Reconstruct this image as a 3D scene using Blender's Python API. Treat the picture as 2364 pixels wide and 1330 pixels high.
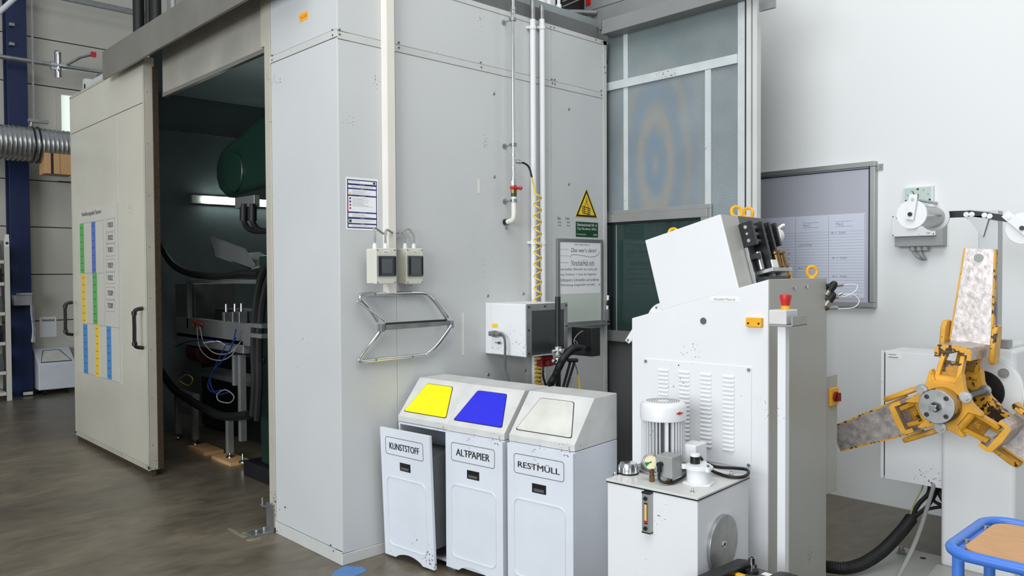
import bpy, bmesh, math, random
from mathutils import Vector, Matrix, Euler
random.seed(7)
PI = math.pi
C = bpy.context.scene.collection
for o in list(bpy.data.objects): bpy.data.objects.remove(o)

# ------------------------------------------------------------------ camera
FPX, YAW, PITCH, ROLL, CAMH = 1826.68, math.radians(46.279), math.radians(1.2548), math.radians(-0.3144), 1.6
_f = Vector((-math.sin(YAW)*math.cos(PITCH), math.cos(YAW)*math.cos(PITCH), -math.sin(PITCH)))
_r0 = _f.cross(Vector((0, 0, 1))).normalized(); _u0 = _r0.cross(_f)
_r = _r0*math.cos(ROLL)+_u0*math.sin(ROLL); _u = _u0*math.cos(ROLL)-_r0*math.sin(ROLL)
cam_d = bpy.data.cameras.new('camera'); cam = bpy.data.objects.new('camera', cam_d); C.objects.link(cam)
cam_d.sensor_width = 36; cam_d.lens = FPX/2364*36; cam_d.clip_start = .05; cam_d.clip_end = 100
m = Matrix((_r, _u, -_f)).transposed().to_4x4(); m.translation = (0, 0, CAMH); cam.matrix_world = m
bpy.context.scene.camera = cam
vs = bpy.context.scene.view_settings
vs.view_transform = 'Standard'; vs.look = 'None'; vs.exposure = 0.0; vs.gamma = 1; vs.use_curve_mapping = False

# ------------------------------------------------------------------ world and daylight
w = bpy.data.worlds.new('world'); bpy.context.scene.world = w; w.use_nodes = True
bg = w.node_tree.nodes['Background']; bg.inputs[0].default_value = (.86, .93, 1, 1); bg.inputs[1].default_value = .385
def area(name, loc, target, sx, sy, power, col):
    d = bpy.data.lights.new(name, 'AREA'); d.shape = 'RECTANGLE'; d.size = sx; d.size_y = sy; d.energy = power; d.color = col
    o = bpy.data.objects.new(name, d); C.objects.link(o); o.location = loc
    o.rotation_euler = (Vector(target)-Vector(loc)).to_track_quat('-Z', 'Y').to_euler(); return o
area('hall_window_light', (-.1, -8.0, 3.2), (-2.0, 4.0, 1.3), 8.0, 4.0, 910, (.93, .97, 1))
area('hall_roof_light', (-.5, .5, 6.6), (-2.5, 3.0, 0), 6.0, 4.0, 270, (1, .97, .92))

# ------------------------------------------------------------------ pixel -> point on a known plane
def ray(x, y): return _r*((x-1182)/FPX)-_u*((y-665)/FPX)+_f
CAMP = Vector((0, 0, CAMH))
def on_x(x, y, X): d = ray(x, y); return CAMP+d*(X/d.x)
def on_y(x, y, Y): d = ray(x, y); return CAMP+d*(Y/d.y)
def on_z(x, y, Z): d = ray(x, y); return CAMP+d*((Z-CAMH)/d.z)
def on_p(x, y, P, n): d = ray(x, y); return CAMP+d*((Vector(P)-CAMP).dot(n)/d.dot(n))

# ------------------------------------------------------------------ materials
def srgb(c): return tuple(((v/12.92) if v <= .04045 else ((v+.055)/1.055)**2.4) for v in [x/255 for x in c])+(1,)
MATS = {}
def mat(name, col, rough=.5, metal=0., var=.06, vs_=3., chips=0., chipcol=(40, 38, 36), bump=0., bscale=40, emit=0, trans=0, coat=0, aniso=None, chipscale=60):
    if name in MATS: return MATS[name]
    m = bpy.data.materials.new(name); m.use_nodes = True; nt = m.node_tree; b = nt.nodes['Principled BSDF']
    L = nt.links.new; N = nt.nodes.new
    c = srgb(col)
    b.inputs['Base Color'].default_value = c; b.inputs['Roughness'].default_value = rough; b.inputs['Metallic'].default_value = metal
    if emit:
        b.inputs['Emission Color'].default_value = c; b.inputs['Emission Strength'].default_value = emit
    if trans: b.inputs['Transmission Weight'].default_value = trans
    if coat: b.inputs['Coat Weight'].default_value = coat
    tc = N('ShaderNodeTexCoord')
    out = None
    if var:
        n = N('ShaderNodeTexNoise'); n.inputs['Scale'].default_value = vs_; n.inputs['Detail'].default_value = 5
        mp = N('ShaderNodeMapping'); L(tc.outputs['Object'], mp.inputs[0]); L(mp.outputs[0], n.inputs['Vector'])
        if aniso: mp.inputs['Scale'].default_value = aniso
        r = N('ShaderNodeValToRGB'); r.color_ramp.elements[0].position = .3; r.color_ramp.elements[1].position = .7
        r.color_ramp.elements[0].color = tuple(v*(1-var) for v in c[:3])+(1,); r.color_ramp.elements[1].color = tuple(min(1, v*(1+var)) for v in c[:3])+(1,)
        L(n.outputs['Fac'], r.inputs[0]); out = r.outputs[0]
        rr = N('ShaderNodeMapRange'); rr.inputs['To Min'].default_value = max(.02, rough-.06); rr.inputs['To Max'].default_value = min(1, rough+.08)
        L(n.outputs['Fac'], rr.inputs['Value']); L(rr.outputs[0], b.inputs['Roughness'])
    if chips:
        n1 = N('ShaderNodeTexNoise'); n1.inputs['Scale'].default_value = chipscale*1.7; n1.inputs['Detail'].default_value = 3
        n2 = N('ShaderNodeTexNoise'); n2.inputs['Scale'].default_value = 3.5
        L(tc.outputs['Object'], n1.inputs['Vector']); L(tc.outputs['Object'], n2.inputs['Vector'])
        ml = N('ShaderNodeMath'); ml.operation = 'MULTIPLY'; L(n1.outputs['Fac'], ml.inputs[0]); L(n2.outputs['Fac'], ml.inputs[1])
        gt = N('ShaderNodeMath'); gt.operation = 'GREATER_THAN'; gt.inputs[1].default_value = .47-.12*chips; L(ml.outputs[0], gt.inputs[0])
        mx = N('ShaderNodeMix'); mx.data_type = 'RGBA'; L(gt.outputs[0], mx.inputs[0])
        if out: L(out, mx.inputs[6])
        else: mx.inputs[6].default_value = c
        mx.inputs[7].default_value = srgb(chipcol); out = mx.outputs[2]
    if out: L(out, b.inputs['Base Color'])
    if bump:
        nb = N('ShaderNodeTexNoise'); nb.inputs['Scale'].default_value = bscale; nb.inputs['Detail'].default_value = 4
        L(tc.outputs['Object'], nb.inputs['Vector'])
        bp = N('ShaderNodeBump'); bp.inputs['Strength'].default_value = bump; bp.inputs['Distance'].default_value = .01
        L(nb.outputs['Fac'], bp.inputs['Height']); L(bp.outputs[0], b.inputs['Normal'])
    MATS[name] = m; return m

M = dict(
 booth=mat('booth_sheet', (198, 201, 202), .42, var=.035, vs_=1.3, chips=.12, bump=.03, bscale=2.5),
 booth2=mat('booth_frame', (197, 199, 197), .4, chips=.3),
 door=mat('door_sheet', (222, 219, 205), .28, .35, var=.05, vs_=1.2, chips=.1, bump=.25, bscale=1.3),
 doorf=mat('door_frame', (192, 188, 174), .4, .2, chips=.35),
 white=mat('white_paint', (226, 228, 230), .4, var=.02, chips=.08),
 whitem=mat('machine_paint', (224, 226, 229), .33, var=.02, chips=.3, coat=.1),
 bin=mat('bin_paint', (214, 219, 228), .38, var=.03, vs_=5, chips=.25, chipcol=(95, 92, 88), chipscale=45),
 binlid=mat('bin_hood_paint', (205, 206, 204), .42, var=.07, vs_=9, chips=.3, chipcol=(110, 105, 98)),
 greyp=mat('grey_paint', (150, 152, 152), .4, var=.05, chips=.1),
 dgrey=mat('dark_grey', (84, 87, 88), .5, var=.1),
 fascia=mat('fascia_grey', (128, 130, 130), .5, var=.06),
 zinc=mat('zinc_strip', (196, 203, 205), .45, .15, var=.06, vs_=9, chips=.3, chipcol=(110, 114, 112)),
 fasciad=mat('fascia_dark_grey', (100, 102, 102), .6, var=.05),
 black=mat('black_plastic', (18, 18, 20), .4, var=0),
 blackm=mat('black_steel', (34, 35, 38), .35, .3, var=.1),
 rubber=mat('black_rubber', (14, 14, 15), .55, var=0),
 chrome=mat('chrome', (215, 217, 218), .16, 1, var=.05),
 steel=mat('brushed_steel', (175, 176, 176), .32, .9, var=.12, vs_=20),
 galv=mat('galvanised_steel', (150, 152, 152), .38, .75, var=.15, vs_=14),
 rail=mat('rail_steel', (150, 147, 142), .4, .7, var=.12, vs_=3),
 alu=mat('aluminium_profile', (168, 170, 170), .38, .7, var=.06),
 cream=mat('cream_plastic', (222, 219, 212), .45, var=.04, chips=.15, chipcol=(150, 145, 135)),
 beige=mat('box_plastic', (208, 208, 197), .45, var=.02),
 yellow=mat('yellow_paint', (212, 156, 46), .42, var=.16, vs_=14, chips=1.1, chipcol=(58, 40, 26), chipscale=26),
 ring=mat('yellow_ring_paint', (232, 170, 24), .38, var=.08, vs_=20, chips=.2, chipcol=(70, 50, 20)),
 dkyel=mat('worn_yellow_paint', (168, 122, 42), .5, var=.3, vs_=16, chips=1.65, chipcol=(62, 48, 38), chipscale=14),
 hose=mat('yellow_hose', (228, 190, 60), .35, var=.03),
 sign_y=mat('warning_yellow', (234, 198, 30), .4, var=.02),
 flap_y=mat('flap_yellow', (250, 232, 12), .4, var=.05, vs_=12),
 flap_b=mat('flap_blue', (42, 44, 214), .35, var=.02),
 flap_w=mat('flap_pale', (206, 207, 200), .5, var=.1, vs_=10, chips=.3, chipcol=(120, 116, 104)),
 red=mat('red_paint', (196, 40, 40), .4, var=.03),
 dred=mat('dark_red_paint', (112, 16, 22), .45, var=.03),
 green=mat('press_green', (20, 47, 38), .3, var=.08, coat=.2),
 earth=mat('earth_wire', (142, 158, 84), .5, var=0),
 sgreen=mat('sign_green', (14, 70, 40), .45, var=0),
 blue=mat('column_blue', (14, 33, 76), .5, var=.05, chips=.05),
 tblue=mat('trolley_blue', (66, 118, 206), .33, var=.06, chips=.3, chipcol=(60, 66, 74)),
 wood=mat('light_wood', (196, 150, 104), .5, var=.1, vs_=6, aniso=(3, 26, 3)),
 card=mat('cardboard', (196, 156, 108), .8, var=.04),
 paper=mat('paper', (236, 238, 242), .7, var=0),
 chart=mat('chart_sheet', (214, 212, 202), .35, .2, var=.03),
 maroon=mat('motor_maroon', (64, 14, 18), .5, var=.05),
 wpanel=mat('whiteboard_surface', (204, 212, 206), .25, var=.02),
 label=mat('label_white', (232, 232, 230), .5, var=0),
 ink=mat('black_ink', (24, 24, 28), .6, var=0),
 navy=mat('navy_print', (36, 40, 98), .6, var=0),
 inkg=mat('grey_print', (120, 124, 130), .6, var=0),
 wprint=mat('white_print', (232, 236, 232), .6, var=0),
 bronze=mat('bronze', (134, 104, 66), .35, .85, var=.2, vs_=30),
 worn=mat('worn_steel', (188, 181, 178), .34, .6, var=.3, vs_=34, bump=.1),
 brush=mat('brush_seal', (58, 46, 34), .9, var=.3, vs_=40),
 wallw=mat('white_wall', (226, 229, 230), .6, var=.015, vs_=1, bump=.03, bscale=8),
 wallp=mat('wall_panel_sheet', (194, 192, 182), .45, var=.03, vs_=1),
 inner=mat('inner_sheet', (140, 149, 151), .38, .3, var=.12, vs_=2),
 dial=mat('pale_green_dial', (186, 204, 196), .4, var=.02),
 cblue=mat('cable_blue', (22, 50, 112), .5, var=0),
 cgrey=mat('cable_grey', (150, 152, 150), .5, var=0),
 tgreen=mat('strip_green', (92, 170, 92), .6, var=.04), tblue2=mat('strip_blue', (84, 112, 186), .6, var=.04),
 tyel=mat('strip_yellow', (232, 196, 70), .6, var=.04), tsky=mat('strip_sky', (74, 136, 196), .6, var=.04),
 btape=mat('blue_floor_paint', (82, 128, 186), .5, var=.1, vs_=20),
 wtape=mat('faded_floor_paint', (132, 126, 108), .6, var=.25, vs_=18),
 lamp=mat('lamp_tube', (225, 245, 240), .5, emit=10, var=0),
 sky=mat('daylight_pane', (225, 240, 228), .5, emit=.75, var=0),
 shelfgrey=mat('shelf_paint', (205, 204, 196), .45, var=.04),
 orange=mat('sticker_orange', (246, 176, 30), .5, var=0),
 amber=mat('gauge_amber', (236, 196, 120), .3, var=0),
 creamdial=mat('gauge_dial', (236, 228, 190), .4, var=0),
 mgreen=mat('gauge_green', (30, 140, 70), .5, var=0),
 polyc=mat('smoked_window', (60, 66, 72), .12, var=.05, coat=.5),
 darkglossy=mat('dark_glossy_sheet', (72, 75, 76), .2, .55, var=.12, vs_=4),
 boardgrey=mat('display_board_sheet', (188, 191, 203), .22, .2, var=.04, vs_=1.5),
 boardpaper=mat('board_chart_paper', (204, 210, 226), .35, var=.02),
)
# polished concrete floor
def floor_mat():
    m = bpy.data.materials.new('polished_concrete'); m.use_nodes = True; nt = m.node_tree; b = nt.nodes['Principled BSDF']; L = nt.links.new; N = nt.nodes.new
    tc = N('ShaderNodeTexCoord'); n = N('ShaderNodeTexNoise'); n.inputs['Scale'].default_value = .9; n.inputs['Detail'].default_value = 8; n.inputs['Roughness'].default_value = .65; n.inputs['Distortion'].default_value = .6
    L(tc.outputs['Object'], n.inputs['Vector'])
    r = N('ShaderNodeValToRGB'); e = r.color_ramp.elements; e[0].position = .3; e[0].color = srgb((82, 76, 66)); e[1].position = .72; e[1].color = srgb((126, 117, 100))
    L(n.outputs['Fac'], r.inputs[0])
    n2 = N('ShaderNodeTexNoise'); n2.inputs['Scale'].default_value = 9; n2.inputs['Detail'].default_value = 6; n2.inputs['Distortion'].default_value = 1.4
    mp = N('ShaderNodeMapping'); mp.inputs['Scale'].default_value = (1, .35, 1); mp.inputs['Rotation'].default_value = (0, 0, .7); L(tc.outputs['Object'], mp.inputs[0]); L(mp.outputs[0], n2.inputs['Vector'])
    mx = N('ShaderNodeMix'); mx.data_type = 'RGBA'; mx.blend_type = 'OVERLAY'; mx.inputs[0].default_value = .55; L(r.outputs[0], mx.inputs[6]); L(n2.outputs['Fac'], mx.inputs[7]); L(mx.outputs[2], b.inputs['Base Color'])
    rr = N('ShaderNodeMapRange'); rr.inputs['To Min'].default_value = .22; rr.inputs['To Max'].default_value = .5; L(n.outputs['Fac'], rr.inputs['Value']); L(rr.outputs[0], b.inputs['Roughness'])
    return m
M['floor'] = floor_mat()
# perforated sheet, optional moiré interference bands painted into the colour
def perf_mat(name, base, hole, pitch, axes, moire=False):
    m = bpy.data.materials.new(name); m.use_nodes = True; nt = m.node_tree; b = nt.nodes['Principled BSDF']; L = nt.links.new; N = nt.nodes.new
    def math_(op, a, c=None):
        q = N('ShaderNodeMath'); q.operation = op
        for i, v in enumerate((a, c)):
            if v is None: continue
            if isinstance(v, (int, float)): q.inputs[i].default_value = v
            else: L(v, q.inputs[i])
        return q.outputs[0]
    tc = N('ShaderNodeTexCoord'); s = N('ShaderNodeSeparateXYZ'); L(tc.outputs['Object'], s.inputs[0])
    u = math_('MULTIPLY', s.outputs[axes[0]], 1/pitch); v = math_('MULTIPLY', s.outputs[axes[1]], 1/pitch)
    row = math_('FLOOR', v); off = math_('MULTIPLY', math_('MODULO', math_('ABSOLUTE', row), 2.0), .5)
    du = math_('SUBTRACT', math_('FRACT', math_('ADD', u, off)), .5); dv = math_('SUBTRACT', math_('FRACT', v), .5)
    d2 = math_('ADD', math_('MULTIPLY', du, du), math_('MULTIPLY', dv, dv)); hl = math_('LESS_THAN', d2, .085)
    nz = N('ShaderNodeTexNoise'); nz.inputs['Scale'].default_value = 2.2; nz.inputs['Detail'].default_value = 6; L(tc.outputs['Object'], nz.inputs['Vector'])
    r = N('ShaderNodeValToRGB'); e = r.color_ramp.elements; e[0].position = .3; e[1].position = .7
    e[0].color = srgb(tuple(x*.88 for x in base)); e[1].color = srgb(tuple(min(255, x*1.06) for x in base)); L(nz.outputs['Fac'], r.inputs[0]); col = r.outputs[0]
    if moire:
        gx = math_('MULTIPLY', math_('SUBTRACT', s.outputs[axes[0]], moire[0]), 2.1); gz = math_('MULTIPLY', math_('SUBTRACT', s.outputs[axes[1]], moire[1]), .8)
        rad = math_('SQRT', math_('ADD', math_('MULTIPLY', gx, gx), math_('MULTIPLY', gz, gz)))
        nn = math_('MULTIPLY', nz.outputs['Fac'], .2); rad2 = math_('ADD', rad, nn)
        wv = math_('SINE', math_('MULTIPLY', rad2, 21.0)); amp = math_('MAXIMUM', math_('SUBTRACT', 1.0, math_('MULTIPLY', rad, 1.1)), 0.0)
        pos = math_('MULTIPLY', math_('MAXIMUM', wv, 0.0), math_('MULTIPLY', amp, .8)); neg = math_('MULTIPLY', math_('MAXIMUM', math_('MULTIPLY', wv, -1.0), 0.0), math_('MULTIPLY', amp, .8))
        for fac, cc in ((pos, (178, 168, 158)), (neg, (128, 152, 176))):
            mx = N('ShaderNodeMix'); mx.data_type = 'RGBA'; L(fac, mx.inputs[0]); L(col, mx.inputs[6]); mx.inputs[7].default_value = srgb(cc); col = mx.outputs[2]
        gm = N('ShaderNodeMapRange'); gm.inputs['From Min'].default_value = 2.95; gm.inputs['From Max'].default_value = 3.3; gm.inputs['To Max'].default_value = .45; L(s.outputs[axes[1]], gm.inputs['Value'])
        mx = N('ShaderNodeMix'); mx.data_type = 'RGBA'; L(gm.outputs[0], mx.inputs[0]); L(col, mx.inputs[6]); mx.inputs[7].default_value = srgb((104, 124, 112)); col = mx.outputs[2]
    mh = N('ShaderNodeMix'); mh.data_type = 'RGBA'; L(hl, mh.inputs[0]); L(col, mh.inputs[6]); mh.inputs[7].default_value = srgb(hole); L(mh.outputs[2], b.inputs['Base Color'])
    b.inputs['Roughness'].default_value = .45; b.inputs['Metallic'].default_value = .25
    return m
M['perf'] = perf_mat('perforated_header_sheet', (190, 187, 178), (128, 124, 114), .009, (0, 2))
M['mesh'] = perf_mat('perforated_door_sheet', (152, 162, 166), (84, 94, 98), .010, (0, 2), moire=(.39, 2.34))
def glass_mat(name, col, trans=.85, rough=.03):
    m = bpy.data.materials.new(name); m.use_nodes = True; b = m.node_tree.nodes['Principled BSDF']
    b.inputs['Base Color'].default_value = col; b.inputs['Transmission Weight'].default_value = trans; b.inputs['Roughness'].default_value = rough; b.inputs['IOR'].default_value = 1.45
    return m
M['glass'] = glass_mat('dark_green_glass', (.045, .09, .085, 1), .5)
M['clear'] = glass_mat('clear_plastic', (.9, .95, .97, 1), .9, .08)

# ------------------------------------------------------------------ mesh builder
WM = {}
_txt = {}
def text_geo(s, bold=0):
    k = (s, bold)
    if k not in _txt:
        cu = bpy.data.curves.new('t', 'FONT'); cu.body = s; cu.resolution_u = 3; cu.offset = bold
        o = bpy.data.objects.new('t', cu); C.objects.link(o); dg = bpy.context.evaluated_depsgraph_get(); dg.update()
        me = o.evaluated_get(dg).to_mesh(); vsx = [v.co.copy() for v in me.vertices]; fs = [list(p.vertices) for p in me.polygons]
        o.evaluated_get(dg).to_mesh_clear(); bpy.data.objects.remove(o); bpy.data.curves.remove(cu); _txt[k] = (vsx, fs)
    return _txt[k]
class MB:
    def __init__(s, *mats): s.bm = bmesh.new(); s.mats = [M[x] if isinstance(x, str) else x for x in mats]; s.m = 0; s.T = Matrix.Identity(4)
    def use(s, i): s.m = i; return s
    def poly(s, vs_, fs):
        bv = [s.bm.verts.new(s.T @ Vector(v)) for v in vs_]
        for f in fs:
            try: q = s.bm.faces.new([bv[i] for i in f]); q.material_index = s.m; q.smooth = True
            except ValueError: pass
        return s
    def box(s, a, b, R=None, c=None):
        a, b = Vector(a), Vector(b); lo = Vector(map(min, a, b)); hi = Vector(map(max, a, b))
        v = [Vector((x, y, z)) for x in (lo.x, hi.x) for y in (lo.y, hi.y) for z in (lo.z, hi.z)]
        if R is not None: v = [R @ q + Vector(c or (0, 0, 0)) for q in v]
        return s.poly(v, [(0, 1, 3, 2), (4, 6, 7, 5), (0, 4, 5, 1), (2, 3, 7, 6), (0, 2, 6, 4), (1, 5, 7, 3)])
    def obx(s, O, U, V, W, a, b):   # box in frame (O;U,V,W)
        R = Matrix((U, V, W)).transposed(); return s.box(a, b, R, O)
    def prism(s, pts, vec):
        n = len(pts); pts = [Vector(p) for p in pts]; vec = Vector(vec)
        return s.poly(pts+[p+vec for p in pts], [tuple(range(n))[::-1], tuple(range(n, 2*n))]+[(i, (i+1) % n, n+(i+1) % n, n+i) for i in range(n)])
    def frame(s, a, axis):
        z = Vector(axis).normalized(); x = z.orthogonal().normalized(); return Vector(a), x, z.cross(x), z
    def lathe(s, prof, o, axis=(0, 0, 1), n=24, ang=2*PI):
        o, x, y, z = s.frame(o, axis); vs_ = []; fs = []
        for r, h in prof:
            for i in range(n):
                t = 2*PI*i/n; vs_.append(o+z*h+(x*math.cos(t)+y*math.sin(t))*max(r, 1e-5))
        for k in range(len(prof)-1):
            for i in range(n): j = (i+1) % n; fs.append((k*n+i, k*n+j, (k+1)*n+j, (k+1)*n+i))
        if prof[0][0] > 1e-4: fs.append(tuple(range(n))[::-1])
        if prof[-1][0] > 1e-4: fs.append(tuple(range((len(prof)-1)*n, len(prof)*n)))
        return s.poly(vs_, fs)
    def cyl(s, a, b, r, r2=None, n=20):
        a, b = Vector(a), Vector(b); return s.lathe([(r, 0), (r if r2 is None else r2, (b-a).length)], a, b-a, n)
    def tube(s, pts, r, n=10, sm=6, closed=False):
        P = [Vector(p) for p in pts]
        if sm > 1 and len(P) > 2:
            Q = []; m_ = len(P)
            for i in range(m_ if closed else m_-1):
                p0, p1, p2, p3 = (P[(i-1) % m_], P[i], P[(i+1) % m_], P[(i+2) % m_]) if closed else (P[max(i-1, 0)], P[i], P[i+1], P[min(i+2, m_-1)])
                for k in range(sm):
                    t = k/sm; Q.append(.5*((2*p1)+(p2-p0)*t+(2*p0-5*p1+4*p2-p3)*t*t+(3*p1-p0-3*p2+p3)*t**3))
            if not closed: Q.append(P[-1])
            P = Q
        vs_ = []; fs = []; N_ = len(P); nx = None
        for i, p in enumerate(P):
            if closed: t = (P[(i+1) % N_]-P[i-1]).normalized()
            else: t = (P[min(i+1, N_-1)]-P[max(i-1, 0)]).normalized()
            if nx is None: nx = t.orthogonal().normalized()
            nx = (nx-t*nx.dot(t)).normalized(); ny = t.cross(nx)
            rr = r(i/(N_-1)) if callable(r) else r
            for k in range(n): a = 2*PI*k/n; vs_.append(p+(nx*math.cos(a)+ny*math.sin(a))*rr)
        for i in range(N_ if closed else N_-1):
            i2 = (i+1) % N_
            for k in range(n): k2 = (k+1) % n; fs.append((i*n+k, i*n+k2, i2*n+k2, i2*n+k))
        if not closed: fs += [tuple(range(n))[::-1], tuple(range((N_-1)*n, N_*n))]
        return s.poly(vs_, fs)
    def torus(s, c, axis, R, r, n=28, k=10):
        o, x, y, z = s.frame(c, axis); return s.tube([o+(x*math.cos(2*PI*i/n)+y*math.sin(2*PI*i/n))*R for i in range(n)], r, k, 1, True)
    def sph(s, c, r, n=12, sc=(1, 1, 1)):
        c = Vector(c); pts = []; fs = []; h = n//2
        for i in range(h+1):
            for j in range(n): a = PI*i/h; b = 2*PI*j/n; pts.append(c+Vector((sc[0]*r*math.sin(a)*math.cos(b), sc[1]*r*math.sin(a)*math.sin(b), sc[2]*r*math.cos(a))))
        for i in range(h):
            for j in range(n): j2 = (j+1) % n; fs.append((i*n+j, (i+1)*n+j, (i+1)*n+j2, i*n+j2))
        return s.poly(pts, fs)
    def text(s, t, O, U, V, w=None, h=None, bold=0, align='L'):   # fit text: O = left baseline (or centre), U right, V up
        vx, fs = text_geo(t); O, U, V = Vector(O), Vector(U).normalized(), Vector(V).normalized()
        if not vx: return s
        x0 = min(v.x for v in vx); x1 = max(v.x for v in vx); y0 = min(v.y for v in vx); y1 = max(v.y for v in vx)
        sx = (w/(x1-x0)) if w else None; sy = (h/(y1-y0)) if h else None
        sx = sx or sy; sy = sy or sx
        ox, oy = (-(x0+x1)/2, -(y0+y1)/2) if align == 'C' else (-x0, -y0)
        for k in ((-1, 0, 1) if bold else (0,)): s.poly([O+U*((v.x+ox)*sx+k*bold*sy)+V*((v.y+oy)*sy)+U.cross(V)*(k*2e-5) for v in vx], fs)
        return s
def thing(name, label, cat, loc=(0, 0, 0), rz=0, group=None, R=None):
    o = bpy.data.objects.new(name, None); C.objects.link(o); o.empty_display_size = .1
    mm = Matrix.Translation(loc) @ (R.to_4x4() if R else Matrix.Rotation(rz, 4, 'Z')); o.matrix_world = mm; WM[o.name] = mm
    tag(o, label, cat, group); return o
def tag(o, label=None, cat=None, group=None, kind=None):
    for k, v in (('label', label), ('category', cat), ('group', group), ('kind', kind)):
        if v: o[k] = v
    return o
def obj(name, mb, parent=None, bevel=0, label=None, sharp=35, local=False, seg=2):
    me = bpy.data.meshes.new(name); bmesh.ops.recalc_face_normals(mb.bm, faces=mb.bm.faces); 
    if parent is not None and not local: mb.bm.transform(WM[parent.name].inverted())
    mb.bm.to_mesh(me); mb.bm.free()
    for q in mb.mats: me.materials.append(q)
    me.set_sharp_from_angle(angle=math.radians(sharp))
    o = bpy.data.objects.new(name, me); C.objects.link(o)
    if parent is not None: o.parent = parent; WM[o.name] = WM[parent.name]
    else: WM[o.name] = Matrix.Identity(4)
    if bevel:
        b = o.modifiers.new('bevel', 'BEVEL'); b.width = bevel; b.segments = seg; b.limit_method = 'ANGLE'; b.angle_limit = math.radians(40); b.harden_normals = True
    if label: o['label'] = label
    return o
def solo(name, mb, label, cat, group=None, bevel=0, kind=None, **k):
    # one-mesh thing: put the origin at the base of its own geometry
    vs_ = [v.co for v in mb.bm.verts]; c = Vector((sum(v.x for v in vs_)/len(vs_), sum(v.y for v in vs_)/len(vs_), min(v.z for v in vs_)))
    mb.bm.transform(Matrix.Translation(-c)); o = obj(name, mb, None, bevel, **k); o.location = c; WM[o.name] = Matrix.Translation(c); return tag(o, label, cat, group, kind)
def struct(name, mb, **k): o = obj(name, mb, **k); o['kind'] = 'structure'; return o
def copy_tree(o, parent=None):
    c = o.copy(); C.objects.link(c); c.parent = parent; WM[c.name] = WM[o.name]
    for ch in list(o.children): copy_tree(ch, c)
    return c
X, Y, Z = Vector((1, 0, 0)), Vector((0, 1, 0)), Vector((0, 0, 1))

# ================================================================== THE HALL
b = MB('floor'); b.box((-14, -6, -.1), (6, 7, 0)); struct('floor', b)
YB = 5.5; XL = -12.1
WY0, WZ1, WZ0 = on_x(141, 300, XL).y, on_x(150, 219, XL).z, on_x(150, 407, XL).z
b = MB('wallw'); b.box((-3.6, YB, 0), (5, YB+.15, 7)); struct('wall_back', b)
b = MB('wallp', 'dgrey')
zs = [0, .33, .956, 1.582, 2.219, 2.844, 3.48, 4.126, 4.754, 5.4, 6.1, 7.0]
b.use(1).box((XL-.12, -5, 0), (XL-.06, 7, 7)); b.use(0)
for z0, z1 in zip(zs, zs[1:]):
    segs = [(-5, 7)] if (z1 <= WZ0 or z0 >= WZ1) else [(-5, WY0-.04), (WY0+1.04, 7)]
    for y0, y1 in segs: b.box((XL-.02, y0, z0+.008), (XL, y1, z1-.004))
struct('wall_left', b, bevel=.003)
# daylight window in the left wall
b = MB('sky'); b.box((XL-.05, WY0, WZ0), (XL-.03, WY0+1.0, WZ1)); wn = struct('window_1', b)
b = MB('wallp'); 
for y0, y1, z0, z1 in ((WY0-.06, WY0, WZ0-.07, WZ1+.07), (WY0+1, WY0+1.06, WZ0-.07, WZ1+.07), (WY0, WY0+1, WZ1, WZ1+.07), (WY0, WY0+1, WZ0-.07, WZ0)): b.box((XL-.06, y0, z0), (XL+.03, y1, z1))
obj('window_frame', b, wn)
# back of the hall seen above the booth
b = MB('dgrey'); b.box((-12, 6.8, 0), (-3.6, 6.95, 7)); struct('wall_rear', b)

# ================================================================== THE PRESS BOOTH
XF, YF, ZT = -3.734, 2.283, 3.275      # right face, front face, top
booth = thing('press_booth', 'tall grey sheet-metal noise booth with bolted panels around the stamping press', 'booth', (XF, YF, 0))
# core walls
b = MB('booth2'); b.box((XF-.08, YF+.004, .02), (XF-.004, 4.53, ZT)); b.box((-4.49, YF+.004, .02), (XF-.004, YF+.08, 3.5)); obj('wall_core', b, booth)
def panel(P0, P1, nm='wall_panel', mt='booth', bv=.0025): q = MB(mt); q.box(P0, P1); return obj(nm, q, booth, bevel=bv)
for (y0, y1) in ((YF+.002, 2.6555), (2.6585, 3.9545), (3.9575, 4.497)):
    panel((XF-.006, y0, .062), (XF, y1, 2.851))
    panel((XF-.006, y0, 2.896), (XF, y1, 3.243))
panel((-4.487, YF-.002, .075), (XF-.002, YF+.006, 2.86)); panel((-4.487, YF-.002, 2.905), (XF-.002, YF+.006, 3.7))
panel((XF-.08, YF, 3.243), (XF, 2.55, 3.7))
for P0, P1 in (((XF-.006, YF, 2.853), (XF+.003, 4.5, 2.893)), ((XF-.01, YF, 3.243), (XF+.004, 4.54, ZT)), ((XF-.04, 4.5, .0), (XF+.004, 4.54, ZT))): panel(P0, P1, 'seam_strip', 'booth2')
panel((-4.49, YF-.005, 2.862), (XF+.003, YF, 2.903), 'seam_strip', 'booth2')
panel((XF-.03, YF-.004, .0), (XF+.006, 4.5, .06), 'base_rail', 'booth2'); panel((-4.49, YF-.006, .0), (XF+.004, YF, .072), 'base_rail', 'booth2')
panel((-4.565, YF-.006, .03), (-4.49, YF+.1, 3.7), 'door_jamb', 'doorf')
panel((XF-.4, 2.4, 3.45), (-8.25, 4.6, 3.5), 'roof', 'dgrey'); 
# fascia channel above the right face
panel((XF-.06, 3.05, ZT), (XF-.012, 4.47, 3.368), 'roof_fascia', 'fasciad')
# opening header (perforated) and its frame
b = MB('perf'); b.box((-6.3, YF+.02, 2.985), (-4.565, YF+.03, 3.42)); obj('header_screen', b, booth)
panel((-6.3, YF+.015, 2.955), (-4.565, YF+.045, 2.985), 'header_trim', 'rail'); panel((-4.62, YF+.0, 2.985), (-4.565, YF+.022, 3.42), 'header_trim', 'doorf')
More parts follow.
